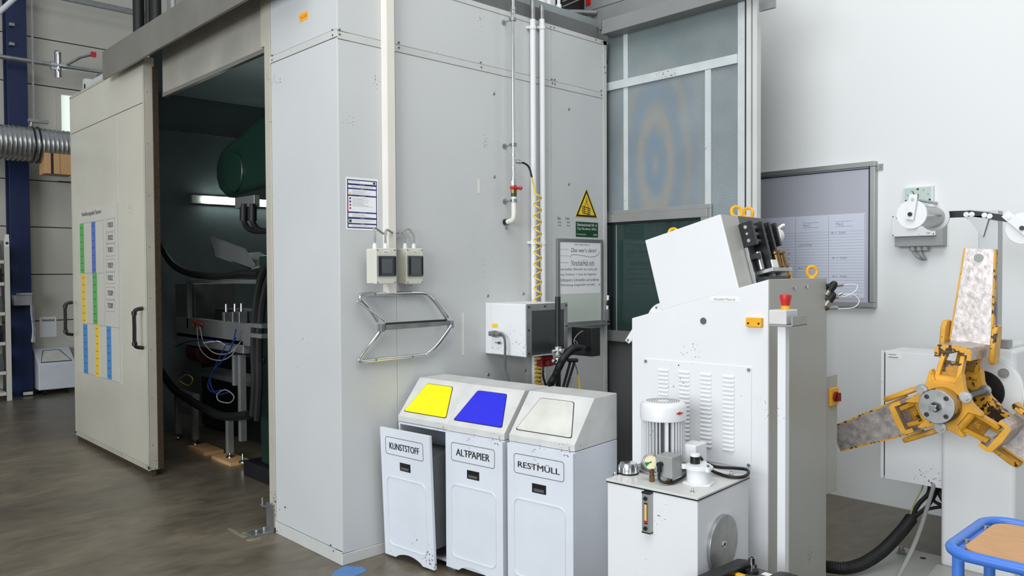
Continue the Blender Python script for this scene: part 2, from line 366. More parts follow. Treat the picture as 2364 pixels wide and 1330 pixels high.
# sliding rail cover
b = MB('rail'); b.prism([(-7.13, 2.12, 3.206), (-7.13, 2.12, 3.436), (-7.13, 2.27, 3.455), (-7.13, 2.27, 3.43), (-7.13, 2.14, 3.41), (-7.13, 2.14, 3.206)], (3.2, 0, 0)); b.box((-7.1, 2.19, 3.28), (-4.3, 2.2, 3.42)); obj('rail_cover', b, booth, bevel=.002)
# front wall to the left of the opening and far end wall, inner lining
b = MB('booth'); b.box((-8.3, YF+.02, .0), (-6.8, YF+.1, 3.4)); b.box((-8.34, YF+.02, 0), (-8.26, 4.6, 3.45)); obj('end_wall', b, booth)
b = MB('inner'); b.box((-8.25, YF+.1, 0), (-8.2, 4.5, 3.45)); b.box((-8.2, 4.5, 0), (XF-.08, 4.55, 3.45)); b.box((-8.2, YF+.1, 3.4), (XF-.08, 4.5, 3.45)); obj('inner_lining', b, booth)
b = MB('galv'); b.box((-8.2, YF+.1, 3.03), (-8.17, 4.5, 3.07)); b.box((-8.2, 2.62, 0), (-8.17, 2.66, 3.4)); b.box((-8.2, YF+.12, 0), (-8.16, YF+.16, 3.4)); obj('lining_strip', b, booth)
# screws and domed bolts on the right face
b0 = None
for (x, y) in ((1140, 216), (1313, 252), (1141, 408), (1313, 425), (1208, 678), (1126, 683), (1213, 855), (1127, 865), (1168, 526)):
    p = on_x(x, y, XF)
    if b0 is None:
        b0 = MB('galv'); b0.sph((0, 0, 0), .011, 12, (.5, 1, 1)); b0 = obj('bolt', b0, booth, local=True); q = b0
    else: q = b0.copy(); C.objects.link(q); q.parent = booth
    q.location = WM[booth.name].inverted() @ p
s0 = None
for (x, y, pl) in [(921, 98, 0), (921, 110, 0), (784, 68, 0), (784, 79, 0), (1110, 144, 0), (1111, 155, 0), (1274, 183, 0), (1281, 184, 0), (1275, 192, 0), (1281, 194, 0), (1388, 209, 0), (1388, 219, 0), (1375, 92, 0), (1389, 97, 0), (1271, 62, 0), (1279, 64, 0), (1395, 155, 0), (1397, 168, 0),
                   (628, 128, 1), (628, 139, 1), (767, 69, 1), (768, 81, 1), (770, 1272, 1), (640, 1226, 1), (658, 1171, 1), (763, 1259, 1)]:
    p = on_x(x, y, XF+.004) if pl == 0 else on_y(x, y, YF-.006)
    if s0 is None:
        s0 = MB('dgrey'); s0.sph((0, 0, 0), .0055, 8); s0 = obj('screw', s0, booth, local=True); q = s0
    else: q = s0.copy(); C.objects.link(q); q.parent = booth
    q.location = WM[booth.name].inverted() @ p
# floor bracket at the jamb
b = MB('galv'); b.box((-4.60, YF-.012, 0.0), (-4.50, YF-.006, .17)); b.box((-4.60, YF-.15, 0.0), (-4.50, YF-.006, .012)); b.cyl((-4.55, YF-.1, .012), (-4.55, YF-.1, .03), .012, n=6); b.cyl((-4.55, YF-.05, .012), (-4.55, YF-.05, .035), .012, n=6); b.cyl((-4.61, YF-.03, .14), (-4.61, YF-.03, .2), .006); b.box((-4.63, YF-.04, .15), (-4.56, YF-.01, .156)); obj('floor_bracket', b, booth, bevel=.002)

# ---- sliding door
XD0, XD1, YD = -8.37, -6.40, 2.2
b = MB('doorf', 'dgrey'); b.box((XD0, YD+.002, .055), (XD1, YD+.075, 3.27)); b.use(1).box((XD0+.02, YD, .08), (XD1-.02, YD+.002, 3.25)); door = obj('sliding_door', b, booth, bevel=.003)
def dsheet(x0, x1, z0, z1): q = MB('door'); q.box((x0, YD-.004, z0), (x1, YD, z1)); return obj('door_sheet', q, door, bevel=.0008)
dsheet(XD0+.035, -7.03, .09, 2.915); dsheet(-7.024, XD1-.03, .09, 2.915); dsheet(XD0+.035, XD1-.03, 2.921, 3.25)
for a, c in (((XD0, YD-.006, .06), (XD0+.03, YD, 3.27)), ((XD1-.028, YD-.006, .06), (XD1, YD, 3.27)), ((XD0, YD-.006, .05), (XD1, YD, .088)), ((XD0, YD-.006, 3.252), (XD1, YD, 3.275))):
    q = MB('doorf'); q.box(a, c); obj('door_edge', q, door, bevel=.002)
q = MB('brush'); q.box((XD0, YD+.015, .0), (XD1-.01, YD+.05, .055)); q.box((XD1, YD+.06, .06), (XD1+.015, YD+.1, 3.2)); obj('brush_seal', q, door)
for x in (-6.49, -8.39):
    q = MB('black'); q.tube([(x, YD-.006, 1.32), (x-.0, YD-.055, 1.31), (x, YD-.07, 1.28), (x, YD-.07, 1.17), (x, YD-.07, 1.05), (x, YD-.055, 1.02), (x, YD-.006, 1.01)], .0155, 8, 3)
    q.cyl((x, YD-.07, 1.27), (x, YD-.07, 1.30), .02); q.cyl((x, YD-.07, 1.03), (x, YD-.07, 1.06), .02); obj('handle', q, door)
# rivets down the door's end
for z in (.25, .62, 1.0, 1.4, 1.8, 2.2, 2.6, 3.0):
    for dy, dz in ((.02, 0), (.06, .05)):
        q = MB('dgrey'); q.sph((XD1+.0005, YD+dy, z+dz), .004, 6); obj('screw', q, door)

# levelling chart stuck on the sliding door
YP_ = YD-.0045
def D(x_, y_): return on_y(x_, y_, YP_)
t = thing('levelling_chart', 'tall white chart with green, blue and yellow strips stuck on the sliding door', 'chart', D(230, 870))
A_, C_ = D(183, 880), D(276, 466); q = MB('chart'); q.box((A_.x, YP_-.001, D(230, 872).z), (C_.x, YP_, D(230, 474).z)); obj('sheet', q, t)
for mt, (xa, xb), (ya, yb_) in (('tgreen', (186, 195), (517, 631)), ('tblue2', (213, 221.5), (512, 630)), ('tyel', (188, 197.5), (632, 746)), ('tgreen', (213.7, 223.5), (631, 748)), ('tsky', (190, 199.5), (748, 861)), ('tyel', (217, 226.5), (749, 868)), ('tsky', (244, 254), (753, 874))):
    xm = (xa+xb)/2; q = MB(mt, 'ink'); x0_, x1_, z0_, z1_ = D(xa, 600).x, D(xb, 600).x, D(xm, yb_).z, D(xm, ya).z
    q.box((x0_, YP_-.003, z0_), (x1_, YP_-.001, z1_)); q.use(1)
    for k in range(7): q.box((x0_+(x1_-x0_)*.2, YP_-.0034, z0_+(z1_-z0_)*(k+.4)/7), (x0_+(x1_-x0_)*.75, YP_-.003, z0_+(z1_-z0_)*(k+.4)/7+.004))
    obj('colour_strip', q, t)
q = MB('inkg')
def ln(p0, p1):
    a_, c_ = D(*p0), D(*p1)
    if abs(p0[0]-p1[0]) < 3: xm = (a_.x+c_.x)/2; q.box((xm-.0015, YP_-.0016, min(a_.z, c_.z)), (xm+.0015, YP_-.001, max(a_.z, c_.z)))
    else: zm = (a_.z+c_.z)/2; q.box((a_.x, YP_-.0016, zm-.0015), (c_.x, YP_-.001, zm+.0015))
for L_ in (((240, 509), (241, 752)), ((186, 517), (240, 508)), ((187, 631), (240, 630)), ((190, 747), (276, 755)), ((191, 861), (276, 881)), ((275, 470), (276, 881))): ln(*L_)
nums = (('7030020', 504, 534), ('7030023', 536, 561), ('7030031', 562, 591), ('7030029', 598, 627), ('7030032', 628, 655), ('70320009', 662, 691), ('70320009', 692, 719))
for n_, ya, yb_ in nums: ln((245, ya+2), (265, ya)); ln((245, yb_), (265, yb_)); ln((245, ya+1), (245.5, yb_)); ln((265, ya), (265.5, yb_))
obj('printed_grid', q, t)
q = MB('ink')
for n_, ya, yb_ in nums: p_ = D(255, (ya+yb_)/2); q.text(n_, (p_.x, YP_-.002, p_.z), X, Z, .14, .045, align='C')
p_ = D(211, 493); q.text('Nivellierungstafel Stanzen', (p_.x, YP_-.002, p_.z-.0), X, Z, .56, .05, align='C'); obj('lettering', q, t)

# ---- mesh door in the back opening
YM = 4.6
ms = MB('mesh'); ms.box((-3.77, YM, 2.02), (-2.66, YM+.01, 3.34)); ms.box((-2.885, YM, 1.0), (-2.66, YM+.01, 2.02))
md = obj('perforated_screen', ms, booth)
def bar(nm, mt, a, c, par=md, bv=.002): q = MB(mt); q.box(a, c); return obj(nm, q, par, bevel=bv)
bar('frame_bar', 'zinc', (-3.77, YM-.02, 2.925), (-2.69, YM, 2.985)); bar('frame_bar', 'zinc', (-3.62, YM-.006, 2.0), (-3.58, YM, 3.34)); bar('frame_bar', 'zinc', (-2.93, YM-.015, 2.02), (-2.885, YM, 2.925))
bar('frame_bar', 'zinc', (-2.69, YM-.01, .05), (-2.64, YM+.02, 3.34)); bar('door_gap_strip', 'rubber', (-2.638, YM-.008, .05), (-2.62, YM+.03, 3.34))  # black strip at the post stands in for the shadowed gap
bar('window_frame', 'alu', (-3.77, YM-.025, 2.007), (-2.875, YM+.02, 2.035)); bar('window_frame', 'alu', (-2.9, YM-.025, 1.08), (-2.875, YM+.02, 2.007)); bar('window_frame', 'alu', (-3.77, YM-.03, 1.075), (-2.9, YM+.02, 1.155)); bar('window_frame', 'alu', (-3.77, YM-.035, 1.95), (-2.9, YM-.0, 2.007)); bar('window_frame', 'alu', (-2.95, YM-.035, 1.155), (-2.9, YM, 1.95))
bar('window_seal', 'black', (-3.73, YM-.02, 1.15), (-3.715, YM, 1.94)); bar('window_seal', 'black', (-3.77, YM-.022, 1.936), (-2.95, YM, 1.951)); bar('frame_bar', 'greyp', (-3.69, YM-.01, 1.15), (-3.683, YM, 1.936))
q = MB('glass'); q.box((-3.75, YM-.008, 1.155), (-2.95, YM-.002, 1.936)); obj('window_pane', q, md)
bar('lower_sheet', 'dgrey', (-3.77, YM, .05), (-2.69, YM+.02, 1.08))
bar('post', 'booth2', (-2.618, YM-.03, 0), (-2.585, YM+.02, 3.6), booth); bar('post', 'booth2', (-2.58, YM-.02, 0), (-2.548, YM+.03, 3.6), booth)
q = MB('fascia'); q.prism([(-3.72, 4.47, 3.31), (-3.72, 4.47, 3.41), (-3.72, 4.6, 3.44), (-3.72, 4.6, 3.31), ], (1.2, 0, 0)); obj('door_track', q, booth, bevel=.002)
q = MB('fascia'); q.box((-4.1, 4.75, 3.2), (-2.75, 4.8, on_y(1380, 20, 4.75).z)); obj('track_cover', q, booth)
q = MB('galv'); q.box((-3.735, 4.455, 3.34), (-3.715, 4.53, 3.42)); q.cyl((-3.715, 4.47, 3.36), (-3.708, 4.47, 3.36), .006); obj('track_bracket', q, booth)
q = MB('galv'); q.prism([on_y(1752, 26, 4.52), on_y(1788, 17, 4.52), on_y(1788, -30, 4.52), on_y(1752, -30, 4.52)], (0, .02, 0)); obj('track_bracket', q, booth)
q = MB('dgrey'); q.box((-3.7, 4.9, 0), (-2.85, 4.95, 3.5)); obj('wall_behind_screen', q, booth)

# ================================================================== ON THE BOOTH'S RIGHT FACE
XW = XF+.0005
def wallbox(x0, x1, y0, y1, z0, z1): q = MB(); return q
# cable trunking
t = thing('cable_trunking', 'tall cream vertical cable duct running down the booth wall', 'cable duct', (XW, 2.59, 1.476))
q = MB('cream'); q.box((XW, 2.562, 1.476), (XW+.052, 2.618, 3.75)); obj('duct', q, t, bevel=.002)
q = MB('cream'); q.box((XW+.052, 2.564, 1.476), (XW+.056, 2.616, 3.75)); obj('cover', q, t, bevel=.001)
# breaker boxes
def breaker(lab, e, d, pl, pr_, txt):
    x0, x1 = XF+e, XF+d; y0, y1 = on_x(pl, 610, x1).y, on_x(pr_, 610, x1).y; z0, z1 = on_x(pl+20, 656, x1).z, on_x(pl+20, 573, x1).z
    t = thing('breaker_box', lab, 'breaker box', (x0, (y0+y1)/2, z0), 0, 'breaker boxes beside the cable duct')
    W, Hh = y1-y0, z1-z0
    def yy(u): return y0+W*u
    def zz(v): return z0+Hh*v
    q = MB('beige'); q.box((x0, y0+.002, z0+.002), (x1-.02, y1-.002, z1-.002)); obj('housing', q, t, bevel=.006)
    q = MB('beige'); q.box((x1-.02, y0, z0), (x1, y1, z1)); obj('lid', q, t, bevel=.005)
    q = MB('polyc'); q.box((x1, yy(.06), zz(.22)), (x1+.01, yy(.96), zz(.79))); w = obj('window_flap', q, t, bevel=.004)
    q = MB('dgrey'); q.box((x1+.01, yy(.22), zz(.3)), (x1+.0115, yy(.74), zz(.7))); obj('breaker', q, w)
    for u in (.12, .86): q = MB('blackm'); q.box((x1+.01, yy(u), zz(.26)), (x1+.014, yy(u+.06), zz(.75))); obj('flap_rib', q, w)
    q = MB('label', 'ink'); q.box((x1, yy(.36), zz(.855)), (x1+.001, yy(.68), zz(.94))); q.use(1).text(txt, (x1+.0015, yy(.52), zz(.897)), Y, Z, W*.27, .008, align='C'); obj('label', q, t)
    for u in (.08, .92):
        for v in (.05, .95): q = MB('dgrey'); q.cyl((x1, yy(u), zz(v)), (x1+.002, yy(u), zz(v)), .0035, n=8); obj('screw', q, t)
    xg = (x0+x1)/2; gy_ = [yy(.2), yy(.72)]
    for g_ in gy_:
        q = MB('label'); q.cyl((xg, g_, z1-.003), (xg, g_, z1+.02), .012, n=12); q.cyl((xg, g_, z1+.02), (xg, g_, z1+.028), .009, n=12); obj('cable_gland', q, t)
    return xg, gy_, z1+.028
xa_, ga1, zg = breaker('grey-beige breaker box with smoked window, left one in front of the cream duct', .057, .155, 868, 915, 'Krantze 1')
xb_, gb1, zg2 = breaker('grey-beige breaker box with smoked window, right of the cream duct', .001, .09, 938, 977, 'Krantze 2')
zh = on_x(888, 537, XF+.05).z
for pts, lab in (([(xa_, ga1[0], zg), (xa_, ga1[0], zg+.05), (xa_-.03, ga1[0]+.02, zg+.085), (XF+.04, 2.54, zh-.005), (XF+.03, 2.561, zh)], 'outermost left grey cable arching from breaker box into the cream duct'),
                     ([(xa_, ga1[1], zg), (xa_, ga1[1], zg+.04), (xa_-.01, ga1[1]+.015, zg+.075), (XF+.075, 2.575, zh), (XF+.056, 2.585, zh)], 'grey cable entering the hole in the front of the cream duct'),
                     ([(xb_, gb1[0], zg2), (xb_, gb1[0], zg2+.04), (xb_-.01, gb1[0]-.015, zg2+.065), (XF+.035, 2.64, zh-.025), (XF+.035, 2.619, zh-.025)], 'short grey cable from left gland of the right-hand breaker box'),
                     ([(xb_, gb1[1], zg2), (xb_, gb1[1], zg2+.045), (xb_-.01, gb1[1]-.03, zg2+.085), (XF+.03, 2.67, zh+.004), (XF+.03, 2.619, zh+.004)], 'longest grey cable from right gland of the right-hand breaker box')):
    q = MB('cgrey'); q.tube(pts, .006, 8, 5); solo('cable', q, lab, 'cable', 'grey cables above the breaker boxes')
# instruction poster
P = [on_x(*p, XW) for p in ((797, 406), (872, 411), (874, 533), (799, 533))]
ps = MB('paper', 'navy', 'inkg', 'sign_y', 'sgreen', 'red'); x = XW
ps.box((x, 2.326, 1.828), (x+.0008, 2.533, 2.115))
ps.use(1).box((x+.0008, 2.334, 1.838), (x+.0012, 2.526, 2.104))
ps.use(0)
for z0, z1 in ((2.082, 2.098), (2.058, 2.072), (2.02, 2.05), (1.928, 2.012), (1.898, 1.92), (1.866, 1.888), (1.844, 1.858)): ps.box((x+.0012, 2.34, z0), (x+.0015, 2.52, z1))
xx = x+.0017
ps.use(1).text('Betriebsanweisung', (xx, 2.345, 2.0905), Y, Z, .07, .006); ps.box((xx-.0001, 2.5, 2.084), (xx, 2.515, 2.096))
ps.text('Stanzen und Umformen', (xx, 2.43, 2.065), Y, Z, .14, .006, align='C')
ps.use(0)
for z, s_ in ((2.077, 'Anwendungsbereich'), (2.053, 'Gefahren'), (2.016, 'Schutzmassnahmen'), (1.924, 'Verhalten bei Störungen'), (1.893, 'Erste Hilfe'), (1.862, 'Instandhaltung')): ps.text(s_, (xx, 2.43, z), Y, Z, None, .0036, align='C')
ps.use(2); 
for z0, n_ in ((2.044, 5), (2.003, 9), (1.913, 3), (1.881, 2), (1.853, 2)):
    for k in range(n_): ps.box((xx-.0001, 2.365, z0-.0055*k-.0012), (xx, 2.365+random.uniform(.07, .145), z0-.0055*k))
ps.use(3).prism([(xx, 2.344, 2.024), (xx, 2.36, 2.024), (xx, 2.352, 2.038)], (.0002, 0, 0))
for k, mi in enumerate((1, 1, 5, 5)): ps.use(mi).cyl((xx-.0002, 2.352, 2.0-.018*k), (xx, 2.352, 2.0-.018*k), .006, n=12)
ps.use(4).box((xx-.0002, 2.344, 1.869), (xx, 2.36, 1.885)); solo('instruction_poster', ps, 'white instruction sheet with dark blue bars taped left of the cream duct', 'poster')
# orange sticker
P0, P1 = on_y(691, 52, YF-.003), on_y(711, 40, YF-.003)
q = MB('orange', 'red'); q.box((P0.x, YF-.0035, P0.z), (P1.x, YF-.002, P0.z+.045)); q.use(1).text('Tool SAFE', ((P0.x+P1.x)/2, YF-.0037, P0.z+.022), X, Z, .08, .02, align='C'); solo('sticker', q, 'small orange sticker high on the booth front', 'sticker')

# folding sack-holder frame of chrome tube
t = thing('sack_holder', 'chrome tube sack holder frame folded against the booth wall below the breaker boxes', 'sack holder', (XW, 2.7, 1.1))
def wx(x, y, d=.03): return on_x(x, y, XF+d)
up = [wx(872, 742, .05), wx(852, 712, .06), wx(833, 690, .05), wx(832, 683, .04), wx(842, 679, .03), wx(905, 678), wx(975, 677), wx(990, 683, .03), wx(1010, 705, .05), wx(1035, 741, .08)]
lo = [wx(877, 765, .05), wx(855, 795, .05), wx(832, 826, .03), wx(831, 833, .03), wx(842, 834, .03), wx(905, 827), wx(975, 820), wx(988, 815, .04), wx(1010, 795, .06), wx(1042, 752, .08)]
for n_, pp in (('upper_tube', up), ('lower_tube', lo)): q = MB('chrome'); q.tube(pp, .0112, 12, 6); obj(n_, q, t)
q = MB('galv'); a_, c_ = wx(886, 755, .06), wx(1030, 745, .075); dz_ = Vector((0, 0, .012)); q.prism([a_-dz_*1.5, a_+dz_*.8, c_+dz_*.8, c_-dz_*1.2], (.016, 0, 0)); obj('clamp_bar', q, t, bevel=.002)
q = MB('blackm'); q.tube([wx(888, 748, .075), wx(1030, 739, .09)], .006, 8, 1); obj('rubber_strip', q, t)
q = MB('chrome'); q.tube([wx(887, 749, .08), wx(887, 742, .08), wx(880, 735, .08), wx(830, 700, .07), wx(827, 696, .06), wx(832, 698, .05)], .004, 8, 5); obj('spring_wire', q, t); q = MB('chrome'); q.tube([wx(1034, 738, .09), wx(1034, 731, .09), wx(1008, 696, .07), wx(1003, 693, .06)], .004, 8, 5); obj('spring_wire', q, t)
for (x_, y_) in ((880, 757), (1040, 749)):
    q = MB('galv'); p = wx(x_, y_, .065); q.box((p.x-.02, p.y-.012, p.z-.022), (p.x+.02, p.y+.012, p.z+.022)); obj('hinge_bracket', q, t, bevel=.003)
for (x_, y_) in ((864, 679), (949, 678), (866, 831), (950, 823)):
    q = MB('galv'); p = wx(x_, y_, .03); q.cyl((XW, p.y, p.z), (XW+.043, p.y, p.z), .006, n=10); obj('screw', q, t)
# tape strips on the wall
for (x_, y_, y2, lab) in ((1069, 723, 820, 'long pale adhesive tape strip right of the sack holder'), (1105, 413, 446, 'short white tape scrap on the booth wall left of the red valve')):
    a_, c_ = on_x(x_-3, y_, XW), on_x(x_+3, y2, XW); q = MB('cream'); q.box((XW, a_.y, a_.z), (XW+.001, c_.y, c_.z)); solo('tape_strip', q, lab, 'tape')

# ---- compressed air drop pipe
YP = 3.51; XP = XF+.085
t = thing('air_pipe', 'thin chrome compressed-air drop pipe with red valve on the booth wall', 'pipe', (XF, YP, 1.9))
def pz_(y_): return on_x(1184, y_, XP).z
q = MB('chrome'); q.cyl((XP, YP, pz_(412)), (XP, YP, 3.8), .0115, n=14); obj('riser', q, t)
q = MB('chrome')
for y_ in (20, 30, 357, 388, 412, 417): q.cyl((XP, YP, pz_(y_)-.008), (XP, YP, pz_(y_)+.008), .016, n=14)
q.cyl((XP, YP, pz_(430)), (XP, YP, pz_(418)), .018, n=8); obj('fitting', q, t)
q = MB('chrome'); q.cyl((XP, YP, pz_(372)), (XP, YP+.06, pz_(373)), .0125, n=12); q.cyl((XP, YP+.03, pz_(372)), (XP, YP+.05, pz_(372)), .0155, n=12); obj('tee_branch', q, t)
q = MB('bronze'); q.cyl((XP, YP, pz_(446)), (XP, YP, pz_(428)), .02, n=8); obj('valve_body', q, t)
q = MB('red'); q.box((XP-.005, YP-.035, pz_(437)), (XP+.03, YP+.035, pz_(431)), None); q.sph((XP+.025, YP+.035, pz_(434)), .014, 10); vh = obj('valve_handle', q, t, bevel=.006)
q = MB('sgreen'); q.cyl((XP, YP, pz_(454)), (XP, YP, pz_(446)), .0185, n=14); obj('threaded_nipple', q, t)
q = MB('cream'); q.tube([(XP, YP, pz_(454)), (XP, YP, pz_(480)), (XP, YP, pz_(497)), (XP-.01, YP, pz_(507)), (XP-.04, YP, pz_(510)), (XF+.02, YP, pz_(511))], .0165, 14, 5); obj('drain_elbow', q, t)
q = MB('blackm'); q.cyl((XF, YP, pz_(511)), (XF+.025, YP, pz_(511)), .02, n=14); obj('wall_grommet', q, t)
for y_ in (45, 334, 463):
    q = MB('galv'); q.cyl((XP, YP, pz_(y_)-.01), (XP, YP, pz_(y_)+.01), .021, n=16); q.cyl((XP, YP, pz_(y_)), (XF+.004, YP-.0, pz_(y_)), .004, n=8); q.cyl((XF, YP, pz_(y_)), (XF+.004, YP, pz_(y_)), .018, n=16); q.cyl((XP, YP-.02, pz_(y_)), (XP, YP-.035, pz_(y_)), .005, n=8); obj('pipe_clamp', q, t)
# ---- coiled yellow hose
zc0, zc1 = on_x(1240, 440, XP+.02).z, on_x(1240, 800, XP+.02).z
t = thing('coiled_air_hose', 'yellow coiled air hose hanging from the chrome drop pipe', 'hose', (XP, YP+.2, zc1))
q = MB('blackm'); q.tube([(XP, YP+.06, pz_(373)), (XP, YP+.1, pz_(374)), (XP+.005, YP+.135, pz_(383)), (XP+.01, YP+.155, pz_(405))], .0065, 10, 5); obj('hose_spring', q, t)
yc = on_x(1241, 520, XP+.02).y
pts = [(XP+.01, YP+.155, pz_(405)), (XP+.01, yc-.02, pz_(430))]
nt_ = 13
for k in range(nt_*12+1):
    a = 2*PI*k/12; pts.append((XP+.02+.024*math.sin(a), yc-.024*math.cos(a), zc0-.02-(zc0-zc1)*k/(nt_*12)))
pts_a = pts
zd0, zd1 = zc1, on_x(1243, 905, XP+.02).z
for k in range(1, 11*12+1):
    a = 2*PI*k/12; pts.append((XP+.02+.03*math.sin(a), yc+.012-.03*math.cos(a), zc1-.02-(zd0-zd1)*k/(11*12)))
q = MB('hose'); q.tube(pts, .0052, 8, 2); obj('coil', q, t)
# ---- two white conduits
for xx_, lab, zt_ in ((1232, 'left of two white conduits running down the booth wall', 3.8), (1253, 'right of two white conduits beside the yellow coiled hose', 3.37)):
    yy = on_x(xx_, 250, XF+.03).y
    t = thing('conduit', lab, 'conduit', (XF+.03, yy, .9), 0, 'white conduits on the booth')
    q = MB('white'); q.cyl((XF+.025, yy, .6), (XF+.025, yy, on_x(xx_, 45, XF+.03).z), .019, n=18); obj('pipe', q, t)
    q = MB('galv'); zt0 = on_x(xx_, 45, XF+.03).z; q.cyl((XF+.025, yy, zt0), (XF+.025, yy, zt_), .017, n=16); obj('upper_pipe', q, t)
    for y_ in (64, 560):
        z_ = on_x(xx_, y_, XF+.03).z; q = MB('white'); q.cyl((XF+.025, yy, z_-.012), (XF+.025, yy, z_+.012), .023, n=16); q.box((XF, yy-.035, z_-.008), (XF+.02, yy, z_+.008)); obj('clip', q, t)
# ---- warning triangle
def tri(mb, cy, cz, s, x0, x1): h = s*math.sqrt(3)/2; mb.prism([(x0, cy-s/2, cz-h/3), (x0, cy+s/2, cz-h/3), (x0, cy, cz+2*h/3)], (x1-x0, 0, 0))
cy, cz = 4.311, 2.047
t = thing('warning_sign', 'yellow triangular hanging-load warning sign on the booth wall', 'sign', (XW, cy, 1.96))
q = MB('sign_y'); tri(q, cy, cz, .245, XW, XW+.0015); obj('plate', q, t)
q = MB('ink'); tri(q, cy, cz, .228, XW+.0015, XW+.002); obj('black_border', q, t)
q = MB('sign_y'); tri(q, cy, cz, .178, XW+.002, XW+.0025); obj('field', q, t)
q = MB('ink'); x = XW+.0027
def stroke(mb, pts, wd=.0022):
    for (a, b_) in zip(pts, pts[1:]):
        d = Vector((0, b_[0]-a[0], b_[1]-a[1])); n_ = Vector((0, -d.z, d.y)).normalized()*wd; A, B = Vector((x, a[0], a[1])), Vector((x, b_[0], b_[1])); mb.prism([A-n_, B-n_, B+n_, A+n_], (.0003, 0, 0))
stroke(q, [(cy, cz+.075), (cy, cz+.062), (cy+.006, cz+.058), (cy+.004, cz+.05), (cy-.003, cz+.05)])
stroke(q, [(cy, cz+.05), (cy-.022, cz+.006)]); stroke(q, [(cy, cz+.05), (cy+.022, cz+.002)])
stroke(q, [(cy-.04, cz+.008), (cy+.038, cz-.004), (cy+.034, cz-.048), (cy-.044, cz-.036), (cy-.04, cz+.008)], .003)
for k in (1, 2): stroke(q, [(cy-.04-.0013*k, cz+.008-.0147*k), (cy+.038-.0013*k, cz-.004-.0147*k)], .0018)
stroke(q, [(cy-.022, cz+.008), (cy-.026, cz-.04)], .003); stroke(q, [(cy+.02, cz), (cy+.016, cz-.046)], .003); obj('pictogram', q, t)
# ---- green plate
t = MB('sgreen', 'wprint'); t.box((XW, 4.197, 1.838), (XW+.002, 4.437, 1.945)); t.use(1); x = XW+.0023
t.text('Stanzautomat Nr. 6', (x, 4.21, 1.915), Y, Z, .212, .02); t.text('Typ: Bruderer 50HL', (x, 4.21, 1.884), Y, Z, .212, .02); t.text('Produktgruppe', (x, 4.205, 1.85), Y, Z, .1, .011); t.text('DI/ER', (x, 4.385, 1.85), Y, Z, .042, .011)
solo('machine_plate', t, 'dark green plate reading Stanzautomat under the warning triangle', 'sign')
# hand-written notes on the sheet
q = MB('ink'); q.text('Bar', (XW+.0003, 4.01, 1.952), Y, Z, .035, .018); q.text('Liter', (XW+.0003, 4.09, 1.955), Y, Z, .045, .018); q.text('- 4/6', (XW+.0003, 4.0, 1.928), Y, Z, .045, .012); q.text('- 4/6', (XW+.0003, 4.09, 1.93), Y, Z, .045, .012); q.text('4,5', (XW+.0003, 4.015, 1.905), Y, Z, .03, .012); q.text('0,4', (XW+.0003, 4.105, 1.907), Y, Z, .03, .012)
obj('handwriting', q, booth)
# ---- info whiteboard
t = thing('info_whiteboard', 'small framed whiteboard with handwritten notes on the booth wall below the green plate', 'whiteboard', (XW, 4.23, 1.2))
y0, y1, z0, z1 = 3.99, 4.475, 1.215, 1.822
q = MB('wpanel'); q.box((XW, y0+.01, z0+.01), (XW+.012, y1-.01, z1-.01)); obj('writing_surface', q, t)
for a, c in (((XW, y0, z0), (XW+.018, y0+.024, z1)), ((XW, y1-.024, z0), (XW+.018, y1, z1)), ((XW, y0+.024, z1-.022), (XW+.018, y1-.024, z1)), ((XW, y0+.024, z0), (XW+.018, y1-.024, z0+.022))): q = MB('alu'); q.box(a, c); obj('frame_bar', q, t, bevel=.002)
q = MB('alu'); q.box((XW, 4.05, z0-.012), (XW+.06, 4.5, z0)); obj('pen_tray', q, t, bevel=.002)
q = MB('paper'); q.box((XW+.012, y0+.028, 1.435), (XW+.0124, y1-.028, 1.796)); obj('film', q, t)
q = MB('ink'); x = XW+.0127
q.text('Info-Tafel Ma_6', (x, 4.17, 1.775), Y, Z, .16, .011, .03)
for z_, s_ in ((1.742, 'Laufender Auftrag'), (1.697, 'Nächster Auftrag'), (1.651, 'Informationen')): q.text(s_, (x, 4.022, z_), Y, Z, .085, .007)
obj('printed_text', q, t)
q = MB('ink')
for z_, y_, w_, h_, s_ in ((1.728, 4.135, .27, .03, "Das war's dann!"), (1.632, 4.13, .25, .04, "!Vorschub/Hub nicht"), (1.594, 4.022, .39, .024, "verstellen (Norden ist nicht auf"), (1.559, 4.022, .38, .022, "org. Position) -> muss bei längerem"), (1.522, 4.022, .41, .022, "Stillstand o Umstellen auf anderes"), (1.485, 4.022, .37, .022, "Werkzeug eingestellt werden."), (1.488, 4.425, .02, .014, "ZN")):
    q.text(s_, (x, y_, z_), Y, Vector((0, .12, 1)), w_, h_, .0)
pts = [(x, 4.12, 1.69), (x, 4.15, 1.71), (x, 4.25, 1.705), (x, 4.35, 1.695), (x, 4.42, 1.71), (x, 4.44, 1.735)]
q.tube(pts, .0012, 5, 6); obj('handwriting', q, t)
q = MB('label', 'ink'); q.tube([(XW+.03, 4.505, 1.31), (XW+.03, 4.515, 1.415)], .0085, 10, 1); q.use(1).tube([(XW+.0305, 4.507, 1.34), (XW+.0305, 4.512, 1.38)], .0088, 10, 1); solo('marker_pen', q, 'white marker pen clipped at the right edge of the whiteboard', 'marker')
q = MB('alu'); q.box((XW, 4.485, 1.23), (XW+.04, 4.525, 1.235)); q.box((XW+.02, 4.497, 1.235), (XW+.04, 4.517, 1.315)); obj('pen_holder', q, t)

